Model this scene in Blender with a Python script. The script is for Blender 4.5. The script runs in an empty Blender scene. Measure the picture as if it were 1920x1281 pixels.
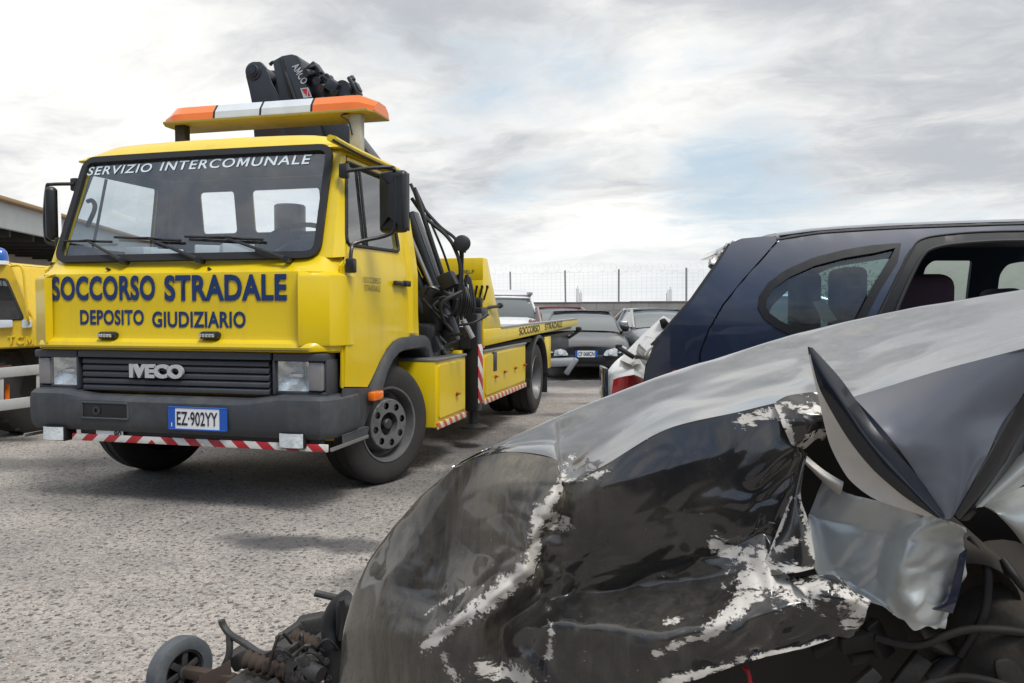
import bpy, bmesh, math, random
from mathutils import Vector, Matrix, noise
from mathutils.geometry import delaunay_2d_cdt
random.seed(7)
R = math.radians
SC = bpy.context.scene
COL = SC.collection

# ------------------------------------------------------------------ camera
FPX = 1446.0; EYE = 1.12; PITCH = math.atan(60 / FPX)
cam_d = bpy.data.cameras.new('camera'); cam = bpy.data.objects.new('camera', cam_d); COL.objects.link(cam)
cam.location = (0, 0, EYE); cam.rotation_euler = (math.pi / 2 - PITCH, 0, 0)
cam_d.sensor_width = 36; cam_d.lens = FPX / 1920 * 36; cam_d.clip_end = 3000; cam_d.clip_start = 0.05
SC.camera = cam

# ------------------------------------------------------------------ sky, sun, exposure
SUN_DIR = Vector((0.42, -0.54, 1.10)).normalized()
w = bpy.data.worlds.new('World'); SC.world = w; w.use_nodes = True
NT = w.node_tree; NT.nodes.clear()

class G:
    """small node-graph helper"""
    def __init__(s, nt): s.nt = nt
    def n(s, t, **k):
        nd = s.nt.nodes.new(t)
        for a, b in k.items(): setattr(nd, a, b)
        return nd
    def put(s, sock, v):
        if hasattr(v, 'is_output') or isinstance(v, bpy.types.NodeSocket): s.nt.links.new(v, sock)
        else: sock.default_value = v
    def m(s, op, a, b=0.0, c=0.0, clamp=False):
        nd = s.n('ShaderNodeMath', operation=op, use_clamp=clamp)
        for i, v in enumerate((a, b, c)): s.put(nd.inputs[i], v)
        return nd.outputs[0]
    def vm(s, op, a, b=(0, 0, 0)):
        nd = s.n('ShaderNodeVectorMath', operation=op)
        s.put(nd.inputs[0], a)
        if op == 'SCALE': s.put(nd.inputs['Scale'], b)
        else: s.put(nd.inputs[1], b)
        return nd.outputs['Value'] if op in ('DOT_PRODUCT', 'LENGTH', 'DISTANCE') else nd.outputs[0]
    def noise(s, vec, scale, detail=4, rough=.55, dist=0.0, col=False):
        nd = s.n('ShaderNodeTexNoise'); s.put(nd.inputs['Vector'], vec)
        nd.inputs['Scale'].default_value = scale; nd.inputs['Detail'].default_value = detail
        nd.inputs['Roughness'].default_value = rough; nd.inputs['Distortion'].default_value = dist
        return nd.outputs['Color' if col else 'Fac']
    def vor(s, vec, scale, feature='F1', out='Distance', rnd=1.0):
        nd = s.n('ShaderNodeTexVoronoi', feature=feature); s.put(nd.inputs['Vector'], vec)
        nd.inputs['Scale'].default_value = scale; nd.inputs['Randomness'].default_value = rnd
        return nd.outputs[out]
    def sm(s, v, a, b):
        nd = s.n('ShaderNodeMapRange', interpolation_type='SMOOTHSTEP'); s.put(nd.inputs[0], v)
        nd.inputs[1].default_value = a; nd.inputs[2].default_value = b
        return nd.outputs[0]
    def mix(s, f, a, b, mode='MIX'):
        nd = s.n('ShaderNodeMix', data_type='RGBA', blend_type=mode); s.put(nd.inputs[0], f)
        for i, v in ((6, a), (7, b)):
            if isinstance(v, (tuple, list)): v = tuple(v) + ((1,) if len(v) == 3 else ())
            s.put(nd.inputs[i], v)
        return nd.outputs[2]

def build_world():
    g = G(NT)
    d = g.n('ShaderNodeTexCoord').outputs['Generated']
    sx = g.n('ShaderNodeSeparateXYZ'); g.put(sx.inputs[0], d)
    x, y, z = sx.outputs
    zz = g.m('ADD', g.m('MAXIMUM', z, 0.0), 0.16)
    cb = g.n('ShaderNodeCombineXYZ')
    g.put(cb.inputs[0], g.m('DIVIDE', x, zz)); g.put(cb.inputs[1], g.m('DIVIDE', y, zz))
    rot = g.n('ShaderNodeVectorRotate', rotation_type='Z_AXIS'); g.put(rot.inputs['Vector'], cb.outputs[0]); rot.inputs['Angle'].default_value = R(24)
    st = g.vm('MULTIPLY', rot.outputs[0], (0.80, 1.0, 1.0))
    p = g.vm('ADD', st, (3.1, 7.7, 0.0))
    wv = g.vm('SCALE', g.vm('SUBTRACT', g.noise(p, 1.6, 4, .55, col=True), (.5, .5, .5)), .55)
    pw = g.vm('ADD', p, wv)
    n1 = g.noise(pw, 1.0, 10, .60)                                   # cloud cover
    n2 = g.noise(g.vm('ADD', pw, (11.0, 3.0, 0)), .85, 9, .58)       # thick and thin parts
    n3 = g.noise(g.vm('ADD', pw, (5.0, 23.0, 0)), 3.6, 9, .64)       # wisps
    n4 = g.noise(g.vm('ADD', pw, (1.0, 9.0, 0)), 2.0, 9, .62)
    def blob(vx, vy, vz, a, b):
        v = Vector((vx, vy, vz)).normalized()
        return g.sm(g.vm('DOT_PRODUCT', d, tuple(v)), a, b)
    left = blob(-.75, .62, .20, .72, 1.0)            # bright thin cloud to the left
    dark = blob(.52, .80, .36, .945, .992)           # heavy grey cloud, upper right
    top = blob(-.10, .85, .52, .93, .99)             # grey veil, top centre
    gap1 = blob(.36, .92, .150, .972, .998); gap2 = blob(.03, .96, .245, .988, .999); gap3 = blob(.60, .79, .15, .978, .998)
    gaps = g.m('ADD', g.m('MULTIPLY', gap1, .115), g.m('ADD', g.m('MULTIPLY', gap2, .07), g.m('MULTIPLY', gap3, .10)))
    cov = g.m('SUBTRACT', g.m('ADD', g.m('ADD', g.m('MULTIPLY', n1, .50), g.m('ADD', g.m('MULTIPLY', n4, .28), g.m('MULTIPLY', n3, .22))), g.m('ADD', g.m('MULTIPLY', left, .06), g.m('MULTIPLY', dark, .16))), gaps)
    rear = g.sm(g.vm('DOT_PRODUCT', d, (-.30, -.93, .20)), -.10, .55)   # clearer, deeper sky behind the photographer
    low = g.m('MULTIPLY', rear, g.sm(z, .42, .16))
    cov = g.m('SUBTRACT', cov, g.m('MULTIPLY', rear, .13))
    mask = g.sm(cov, .30, .50)
    grey = g.m('ADD', g.m('SUBTRACT', g.m('ADD', g.m('MULTIPLY', n2, .52), g.m('ADD', g.m('MULTIPLY', n4, .28), g.m('MULTIPLY', n3, .20))), g.m('MULTIPLY', left, .025)), g.m('ADD', g.m('MULTIPLY', dark, .085), g.m('MULTIPLY', top, .04)))
    gm = g.sm(grey, .405, .65)
    cloud = g.mix(gm, (.975, .96, .925), (.47, .495, .53))
    sky = g.n('ShaderNodeTexSky', sky_type='NISHITA', sun_disc=False)
    sky.sun_elevation = math.asin(SUN_DIR.z); sky.sun_rotation = math.atan2(SUN_DIR.x, SUN_DIR.y)
    sky.air_density = 1.0; sky.dust_density = 2.0
    sb = g.vm('SCALE', sky.outputs[0], .10)
    gapc = g.mix(.72, sb, g.mix(low, g.mix(rear, (.57, .69, .78), (.30, .46, .72)), (.060, .085, .125)))
    c = g.mix(mask, gapc, cloud)
    c = g.mix(g.m('MULTIPLY', low, .55), c, (.060, .080, .115))
    hz = g.sm(z, .16, -.01)
    c = g.mix(g.m('MULTIPLY', hz, g.m('MULTIPLY', g.m('SUBTRACT', 1.0, rear), .85)), c, (.81, .83, .845))
    zen = g.sm(z, .35, .9)
    c = g.mix(zen, c, g.vm('SCALE', c, 1.25))
    bg = g.n('ShaderNodeBackground'); g.put(bg.inputs[0], c); bg.inputs[1].default_value = 1.0
    o = g.n('ShaderNodeOutputWorld'); NT.links.new(bg.outputs[0], o.inputs[0])
build_world()
sd = bpy.data.lights.new('sun', 'SUN'); so = bpy.data.objects.new('sun', sd); COL.objects.link(so)
sd.energy = 2.5; sd.angle = R(18); sd.color = (1.0, .965, .91)
so.rotation_euler = SUN_DIR.to_track_quat('Z', 'Y').to_euler(); so.location = SUN_DIR * 60
SC.view_settings.view_transform = 'Standard'; SC.view_settings.look = 'None'; SC.view_settings.gamma = 1
SC.view_settings.exposure = 0.20
SC.render.engine = 'CYCLES'
SC.cycles.max_bounces = 8; SC.cycles.transparent_max_bounces = 24; SC.cycles.caustics_reflective = False; SC.cycles.caustics_refractive = False
SC.cycles.sample_clamp_indirect = 6

# ------------------------------------------------------------------ materials
def mat(name, col, rough=.5, metal=0.0, coat=0.0, coat_rough=.05, dirt=0.0, dirt_col=(.16, .14, .12), dscale=3.0, bump=0.0, bscale=60, var=0.0, spec=.5, emit=None, streak=0.0):
    m = bpy.data.materials.new(name); m.use_nodes = True
    nt = m.node_tree; g = G(nt); b = nt.nodes['Principled BSDF']
    b.inputs['Base Color'].default_value = tuple(col) + (1,)
    b.inputs['Roughness'].default_value = rough; b.inputs['Metallic'].default_value = metal
    b.inputs['Coat Weight'].default_value = coat; b.inputs['Coat Roughness'].default_value = coat_rough
    b.inputs['Specular IOR Level'].default_value = spec
    if emit: b.inputs['Emission Color'].default_value = tuple(emit) + (1,); b.inputs['Emission Strength'].default_value = 1
    oc = g.n('ShaderNodeTexCoord').outputs['Object']
    c = None
    if var:
        f = g.noise(oc, 2.2, 5, .6)
        c = g.mix(f, tuple(max(0, k * (1 - var)) for k in col), tuple(min(1, k * (1 + var)) for k in col))
    if dirt:
        n = g.noise(oc, dscale, 8, .68, .4)
        n2 = g.noise(oc, dscale * 9, 4, .7)
        f = g.m('MULTIPLY', g.sm(g.m('ADD', g.m('MULTIPLY', n, .7), g.m('MULTIPLY', n2, .3)), .42, .70), dirt)
        c = g.mix(f, c if c is not None else tuple(col), dirt_col)
        g.put(b.inputs['Roughness'], g.m('ADD', g.m('MULTIPLY', f, .35), rough, clamp=True))
        if coat: g.put(b.inputs['Coat Weight'], g.m('MULTIPLY', g.m('SUBTRACT', 1.0, f), coat))
    if streak:
        sv = g.noise(g.vm('MULTIPLY', oc, (11, 11, 1.1)), 1.0, 6, .65, .3); spt = g.sm(g.noise(oc, 55, 4, .7), .64, .72)
        fs = g.m('ADD', g.m('MULTIPLY', g.sm(sv, .50, .78), streak), g.m('MULTIPLY', spt, streak * .8), clamp=True)
        c = g.mix(fs, c if c is not None else tuple(col), dirt_col)
    if c is not None: g.put(b.inputs['Base Color'], c)
    if bump:
        bp = g.n('ShaderNodeBump'); bp.inputs['Strength'].default_value = bump; bp.inputs['Distance'].default_value = .01
        g.put(bp.inputs['Height'], g.noise(oc, bscale, 5, .6)); nt.links.new(bp.outputs[0], b.inputs['Normal'])
    return m

def glass_mat(name, tint=(.80, .86, .86), refl=.9, lo=.05, rough=.01, dust=.03):
    m = bpy.data.materials.new(name); m.use_nodes = True; nt = m.node_tree; nt.nodes.clear(); g = G(nt)
    t = g.n('ShaderNodeBsdfTransparent'); t.inputs[0].default_value = tuple(tint) + (1,)
    gl = g.n('ShaderNodeBsdfGlossy'); gl.inputs['Roughness'].default_value = rough; gl.inputs[0].default_value = (refl, refl, refl, 1)
    fr = g.n('ShaderNodeFresnel'); bf = g.n('ShaderNodeNewGeometry').outputs['Backfacing']; g.put(fr.inputs[0], g.m('SUBTRACT', 1.5, g.m('MULTIPLY', bf, 1.5 - 1 / 1.5)))
    mx = g.n('ShaderNodeMixShader'); g.put(mx.inputs[0], g.m('ADD', fr.outputs[0], lo, clamp=True))
    nt.links.new(t.outputs[0], mx.inputs[1]); nt.links.new(gl.outputs[0], mx.inputs[2])
    df = g.n('ShaderNodeBsdfDiffuse'); df.inputs[0].default_value = (.45, .45, .43, 1)
    oc = g.n('ShaderNodeTexCoord').outputs['Object']
    mx2 = g.n('ShaderNodeMixShader'); g.put(mx2.inputs[0], g.m('MULTIPLY', g.sm(g.noise(oc, 5, 7, .7), .35, .75), dust))
    nt.links.new(mx.outputs[0], mx2.inputs[1]); nt.links.new(df.outputs[0], mx2.inputs[2])
    o = g.n('ShaderNodeOutputMaterial'); nt.links.new(mx2.outputs[0], o.inputs[0])
    return m

M = {}
M['yellow'] = mat('yellow paint', (.72, .52, .003), .38, coat=.4, coat_rough=.12, dirt=.14, dirt_col=(.34, .25, .06), dscale=1.6, var=.05, streak=.22, bump=.03, bscale=9)
M['yellow2'] = mat('faded yellow paint', (.74, .50, .02), .45, coat=.3, coat_rough=.2, dirt=.25, dirt_col=(.30, .23, .08), dscale=2.0)
M['grey'] = mat('grey bumper plastic', (.038, .043, .051), .50, dirt=.45, dirt_col=(.11, .11, .105), dscale=3.5, bump=.06, bscale=160, streak=.35)
M['grille'] = mat('dark grille plastic', (.042, .046, .056), .48, dirt=.25, dirt_col=(.10, .10, .10), dscale=4)
M['rubber'] = mat('black rubber', (.011, .011, .012), .60, dirt=.10, dirt_col=(.04, .038, .036))
M['black'] = mat('black painted steel', (.009, .010, .012), .42, coat=.2, coat_rough=.2, dirt=.18, dirt_col=(.035, .032, .03), dscale=5)
M['crane'] = mat('dark blue grey crane paint', (.016, .020, .026), .40, coat=.3, coat_rough=.2, dirt=.15, dirt_col=(.045, .045, .045), dscale=5)
M['tyre'] = mat('tyre rubber', (.022, .021, .021), .78, dirt=.40, dirt_col=(.055, .05, .045), dscale=6, bump=.2, bscale=120)
M['rim'] = mat('painted steel rim', (.16, .16, .165), .45, metal=.35, dirt=.6, dirt_col=(.05, .043, .038), dscale=9)
M['steel'] = mat('worn steel', (.42, .42, .42), .38, metal=.85, dirt=.35, dirt_col=(.16, .13, .10), dscale=8)
M['chrome'] = mat('reflector chrome', (.85, .86, .86), .12, metal=1.0)
M['lens'] = glass_mat('headlamp lens', (.93, .95, .95), .9, .06, .05, .12)
M['glass'] = glass_mat('windscreen glass', (.74, .81, .86), .98, .09, .006, .10)
M['doorglass'] = glass_mat('door window glass', (.80, .84, .85), .95, .20, .01, .10)
M['sideglass'] = glass_mat('side window glass', (.80, .84, .85), .9, .09, .01, .06)
M['carglass'] = glass_mat('car window glass', (.42, .58, .58), .9, .05, .01, .05)
M['darkglass'] = mat('dark car glass', (.05, .065, .07), .06, coat=1.0, coat_rough=.02)
M['blue'] = mat('navy lettering', (.006, .030, .125), .45)
M['white'] = mat('white paint', (.78, .78, .76), .45, dirt=.2, dirt_col=(.42, .40, .36))
M['lettering'] = mat('pale vinyl lettering', (.66, .74, .78), .5)
M['badge'] = mat('silver badge', (.55, .56, .57), .35, metal=.3)
M['greytext'] = mat('grey lettering', (.10, .11, .06), .6)
M['darktext'] = mat('dark lettering', (.045, .045, .02), .6)
M['plateblue'] = mat('plate blue', (.012, .09, .42), .4)
M['platewhite'] = mat('plate white', (.76, .78, .80), .4, dirt=.12, dirt_col=(.4, .4, .38))
M['blacktext'] = mat('black lettering', (.012, .012, .014), .5)
M['orange'] = mat('amber plastic', (.88, .17, .006), .22, coat=.6, var=.25, dirt=.12, dirt_col=(.5, .12, .02), dscale=9)
M['headglass'] = mat('ribbed lamp glass', (.70, .74, .75), .16, coat=1.0, dirt=.6, dirt_col=(.22, .26, .28), dscale=11, bump=.6, bscale=45)
M['indicator'] = mat('dull indicator lens', (.20, .195, .20), .2, coat=.8, dirt=.3, dirt_col=(.3, .3, .3))
M['tray'] = mat('shade-toned yellow tray', (.34, .265, .05), .6, dirt=.5, dirt_col=(.16, .13, .06), dscale=3)  # yellow darkened to olive to imitate the tray's shaded underside
M['whitelens'] = mat('milky lens', (.60, .64, .68), .22, coat=.6, dirt=.3, dirt_col=(.34, .37, .42), dscale=8)
M['redlock'] = mat('rusty red lock', (.30, .065, .02), .6)
M['interior'] = mat('cab interior', (.018, .026, .045), .8)
M['seat'] = mat('seat cloth', (.075, .085, .105), .85)
M['purple'] = mat('plum seat cloth', (.055, .030, .046), .85, bump=.1, bscale=200)
M['skin'] = M['interior']
M['bluepaint'] = mat('navy metallic paint', (.007, .015, .040), .35, metal=.1, coat=1.0, coat_rough=.03, dirt=.09, dirt_col=(.06, .065, .08), dscale=5)
M['trim'] = mat('black window trim', (.008, .009, .011), .42, dirt=.1, dirt_col=(.03, .03, .03), spec=.3)
M['whitecar'] = mat('white car paint', (.62, .63, .63), .35, coat=.7, dirt=.3, dirt_col=(.33, .31, .27))
M['redlamp'] = mat('red tail lamp', (.42, .012, .018), .15, coat=1.0, coat_rough=.03, var=.35)
M['blackcar'] = mat('black car paint', (.010, .010, .012), .30, coat=.7, coat_rough=.08, dirt=.2, dirt_col=(.06, .056, .056), dscale=4)
M['pinkcar'] = mat('faded red car paint', (.30, .16, .15), .4, coat=.5, dirt=.4, dirt_col=(.4, .34, .32))
M['silvercar'] = mat('silver car paint', (.36, .38, .39), .35, metal=.4, coat=.6, dirt=.3, dirt_col=(.2, .19, .18))
M['greydark'] = mat('dark brown dirt', (.028, .024, .020), .85, dirt=.6, dirt_col=(.075, .062, .048), dscale=6, bump=.3, bscale=30)
M['bare'] = mat('bare inner panel', (.56, .59, .58), .40, metal=.35, coat=.4, coat_rough=.12, dirt=.45, dirt_col=(.22, .23, .21), dscale=4, var=.2)
M['primer'] = mat('pale primer edge', (.62, .60, .56), .55, dirt=.45, dirt_col=(.16, .15, .14), dscale=14)
M['blueplastic'] = mat('blue lamp plastic', (.02, .10, .42), .25, coat=.7)
M['cream'] = mat('cream plaster', (.52, .49, .42), .85, dirt=.3, dirt_col=(.28, .25, .20))
M['fascia'] = mat('pale fascia sheet', (.50, .53, .54), .6, dirt=.25, dirt_col=(.3, .29, .26))
M['roofedge'] = mat('rusty roof edge', (.32, .22, .12), .8)
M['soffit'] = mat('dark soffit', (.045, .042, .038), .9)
M['greytrail'] = mat('weathered white steel', (.42, .42, .40), .55, dirt=.35, dirt_col=(.18, .16, .13))
M['brownsteel'] = mat('red brown steel', (.10, .04, .028), .7, dirt=.4, dirt_col=(.04, .03, .025))
M['suspension'] = mat('dirty dark metal', (.050, .050, .052), .5, metal=.5, dirt=.5, dirt_col=(.13, .115, .10), dscale=18)
M['rust'] = mat('rusty bracket', (.062, .042, .032), .7, metal=.2, dirt=.5, dirt_col=(.05, .045, .042), dscale=20)
M['smallwheel'] = mat('blue grey rubber', (.065, .075, .088), .75, dirt=.5, dirt_col=(.16, .155, .145), dscale=14)
M['fencewire'] = mat('galvanised wire', (.58, .60, .61), .5, metal=.5)
M['post'] = mat('fence post steel', (.27, .28, .29), .6, metal=.3)
M['pale'] = mat('pale far concrete', (.58, .59, .60), .9)
M['bark'] = mat('bark', (.09, .07, .05), .9)
M['leaf'] = mat('leaf', (.065, .095, .045), .7, var=.5)
M['red'] = mat('signal red', (.45, .018, .025), .45)

def ground_mat():
    m = bpy.data.materials.new('worn aggregate concrete'); m.use_nodes = True; nt = m.node_tree; g = G(nt); b = nt.nodes['Principled BSDF']
    oc = g.n('ShaderNodeTexCoord').outputs['Object']
    big = g.noise(oc, .35, 6, .62, .6); mid = g.noise(oc, 2.3, 7, .65, .3); fine = g.noise(oc, 40, 6, .72)
    v1 = g.vor(oc, 88, out='Distance'); vc = g.vor(oc, 88, out='Color'); v2 = g.vor(oc, 30, out='Distance'); v2c = g.vor(oc, 30, out='Color')
    s1 = g.n('ShaderNodeSeparateColor'); g.put(s1.inputs[0], vc); s2 = g.n('ShaderNodeSeparateColor'); g.put(s2.inputs[0], v2c)
    base = g.mix(g.sm(mid, .30, .70), (.30, .275, .252), (.425, .388, .352))
    base = g.mix(g.m('MULTIPLY', g.sm(fine, .44, .62), .75), base, (.15, .135, .125))
    # individual stones: pale, dark and reddish ones set in the surface
    stone = g.sm(v1, .42, .30)
    scol = g.mix(g.sm(s1.outputs[0], .25, .75), (.07, .062, .058), (.54, .50, .455))
    scol = g.mix(g.sm(s1.outputs[1], .90, .93), scol, (.30, .16, .13))
    base = g.mix(g.m('MULTIPLY', stone, g.sm(s1.outputs[2], .42, .5)), base, scol)
    pit = g.m('MULTIPLY', g.sm(g.m('ADD', v2, g.m('MULTIPLY', g.m('SUBTRACT', fine, .5), .5)), .34, .22), g.sm(s2.outputs[0], .52, .58))
    base = g.mix(g.m('MULTIPLY', pit, .8), base, (.06, .053, .05))
    # large tones, oil stains, and painted shade patches right of the truck
    base = g.mix(g.m('MULTIPLY', g.sm(big, .45, .66), .48), base, (.125, .122, .128))
    def dark_patch(cx, cy, rx, ry, k):
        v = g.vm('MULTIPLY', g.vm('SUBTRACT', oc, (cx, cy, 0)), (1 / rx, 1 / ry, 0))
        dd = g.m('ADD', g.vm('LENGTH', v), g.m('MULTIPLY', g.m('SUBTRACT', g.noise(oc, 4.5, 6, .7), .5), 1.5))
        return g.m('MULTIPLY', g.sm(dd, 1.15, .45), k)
    for a in STAINS_SHADE: base = g.mix(dark_patch(*a), base, (.05, .05, .055))
    # cracks
    cr = g.n('ShaderNodeTexVoronoi', feature='DISTANCE_TO_EDGE'); g.put(cr.inputs['Vector'], g.vm('ADD', oc, g.vm('SCALE', g.noise(oc, 1.3, 5, .6, col=True), .9))); cr.inputs['Scale'].default_value = .33
    base = g.mix(g.m('MULTIPLY', g.sm(cr.outputs[0], .004, .0005), .35), base, (.08, .075, .07))
    g.put(b.inputs['Base Color'], base); b.inputs['Roughness'].default_value = .85
    h = g.m('ADD', g.m('MULTIPLY', stone, .5), g.m('SUBTRACT', g.m('MULTIPLY', fine, .8), g.m('MULTIPLY', pit, .8)))
    bp = g.n('ShaderNodeBump'); bp.inputs['Strength'].default_value = .75; bp.inputs['Distance'].default_value = .012
    g.put(bp.inputs['Height'], h); nt.links.new(bp.outputs[0], b.inputs['Normal'])
    return m

def stripe_mat(name, period, c1=(.42, .016, .024), c2=(.66, .64, .60), ax='x', slant=.6):
    """diagonal red and white warning tape, in the local metres of its mesh; the slant flips at x = 0 when mirrored"""
    m = bpy.data.materials.new(name); m.use_nodes = True; nt = m.node_tree; g = G(nt); b = nt.nodes['Principled BSDF']
    oc = g.n('ShaderNodeTexCoord').outputs['Object']; s = g.n('ShaderNodeSeparateXYZ'); g.put(s.inputs[0], oc)
    if ax == 'x': a = g.m('ADD', g.m('ABSOLUTE', g.m('ADD', s.outputs[0], .12)), g.m('MULTIPLY', s.outputs[2], slant))
    elif ax == 'y': a = g.m('ADD', s.outputs[1], g.m('MULTIPLY', s.outputs[2], slant))
    else: a = g.m('ADD', s.outputs[2], g.m('MULTIPLY', s.outputs[1], slant))
    f = g.sm(g.m('FRACT', g.m('DIVIDE', g.m('ADD', a, 10.0), period)), .49, .51)
    c = g.mix(f, c1, c2)
    c = g.mix(g.m('MULTIPLY', g.sm(g.noise(oc, 14, 6, .7), .48, .72), .5), c, (.16, .14, .13))
    g.put(b.inputs['Base Color'], c); b.inputs['Roughness'].default_value = .5
    return m
M['tape'] = stripe_mat('warning tape', .150, ax='x', slant=1.1)
M['tape_side'] = stripe_mat('side warning tape', .125, (.50, .10, .03), (.60, .56, .48), ax='y', slant=1.0)
M['tape_post'] = stripe_mat('post warning tape', .17, ax='z', slant=.9)

def block_mat():
    m = bpy.data.materials.new('concrete blockwork'); m.use_nodes = True; nt = m.node_tree; g = G(nt); b = nt.nodes['Principled BSDF']
    oc = g.n('ShaderNodeTexCoord').outputs['Object']
    s = g.n('ShaderNodeSeparateXYZ'); g.put(s.inputs[0], oc); cb = g.n('ShaderNodeCombineXYZ'); g.put(cb.inputs[0], s.outputs[0]); g.put(cb.inputs[1], s.outputs[2])
    br = g.n('ShaderNodeTexBrick'); g.put(br.inputs['Vector'], cb.outputs[0]); br.inputs['Scale'].default_value = 1.0
    br.inputs['Brick Width'].default_value = .5; br.inputs['Row Height'].default_value = .22; br.inputs['Mortar Size'].default_value = .012
    br.inputs['Color1'].default_value = (.24, .228, .21, 1); br.inputs['Color2'].default_value = (.29, .275, .255, 1); br.inputs['Mortar'].default_value = (.19, .18, .168, 1)
    c = g.mix(g.m('MULTIPLY', g.sm(g.noise(oc, .9, 7, .65), .42, .7), .6), br.outputs[0], (.14, .134, .126))
    g.put(b.inputs['Base Color'], c); b.inputs['Roughness'].default_value = .95
    return m
M['block'] = block_mat()

# ------------------------------------------------------------------ geometry helpers
def ray(x, y):
    cp, sp = math.cos(PITCH), math.sin(PITCH)
    a = (x - 960) / FPX; b = -(y - 640.5) / FPX
    return Vector((a, cp + b * sp, -sp + b * cp))
def at(x, y, Y):
    """the point of the place that stands Y metres in front of the photographer behind photo pixel (x, y)"""
    r = ray(x, y); return Vector((0, 0, EYE)) + r * (Y / r.y)
def on_ground(x, y, h=0.0):
    r = ray(x, y); return Vector((0, 0, EYE)) + r * ((h - EYE) / r.z)

def thicken(bm, t, off):
    bm.normal_update(); a = t * (off + 1) / 2; b = t * (off - 1) / 2
    vs = list(bm.verts); fs = list(bm.faces); edge = [(e.verts[0], e.verts[1], e.link_faces[0]) for e in bm.edges if len(e.link_faces) == 1]
    inner = {v: bm.verts.new(v.co + v.normal * b, v) for v in vs}
    for v in vs: v.co = v.co + v.normal * a
    for f in fs: bm.faces.new([inner[v] for v in reversed(f.verts)])
    for p, q, f in edge:
        k = [v for v in f.verts]; i = k.index(p)
        if k[(i + 1) % len(k)] is not q: p, q = q, p
        bm.faces.new((q, p, inner[p], inner[q]))

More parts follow.
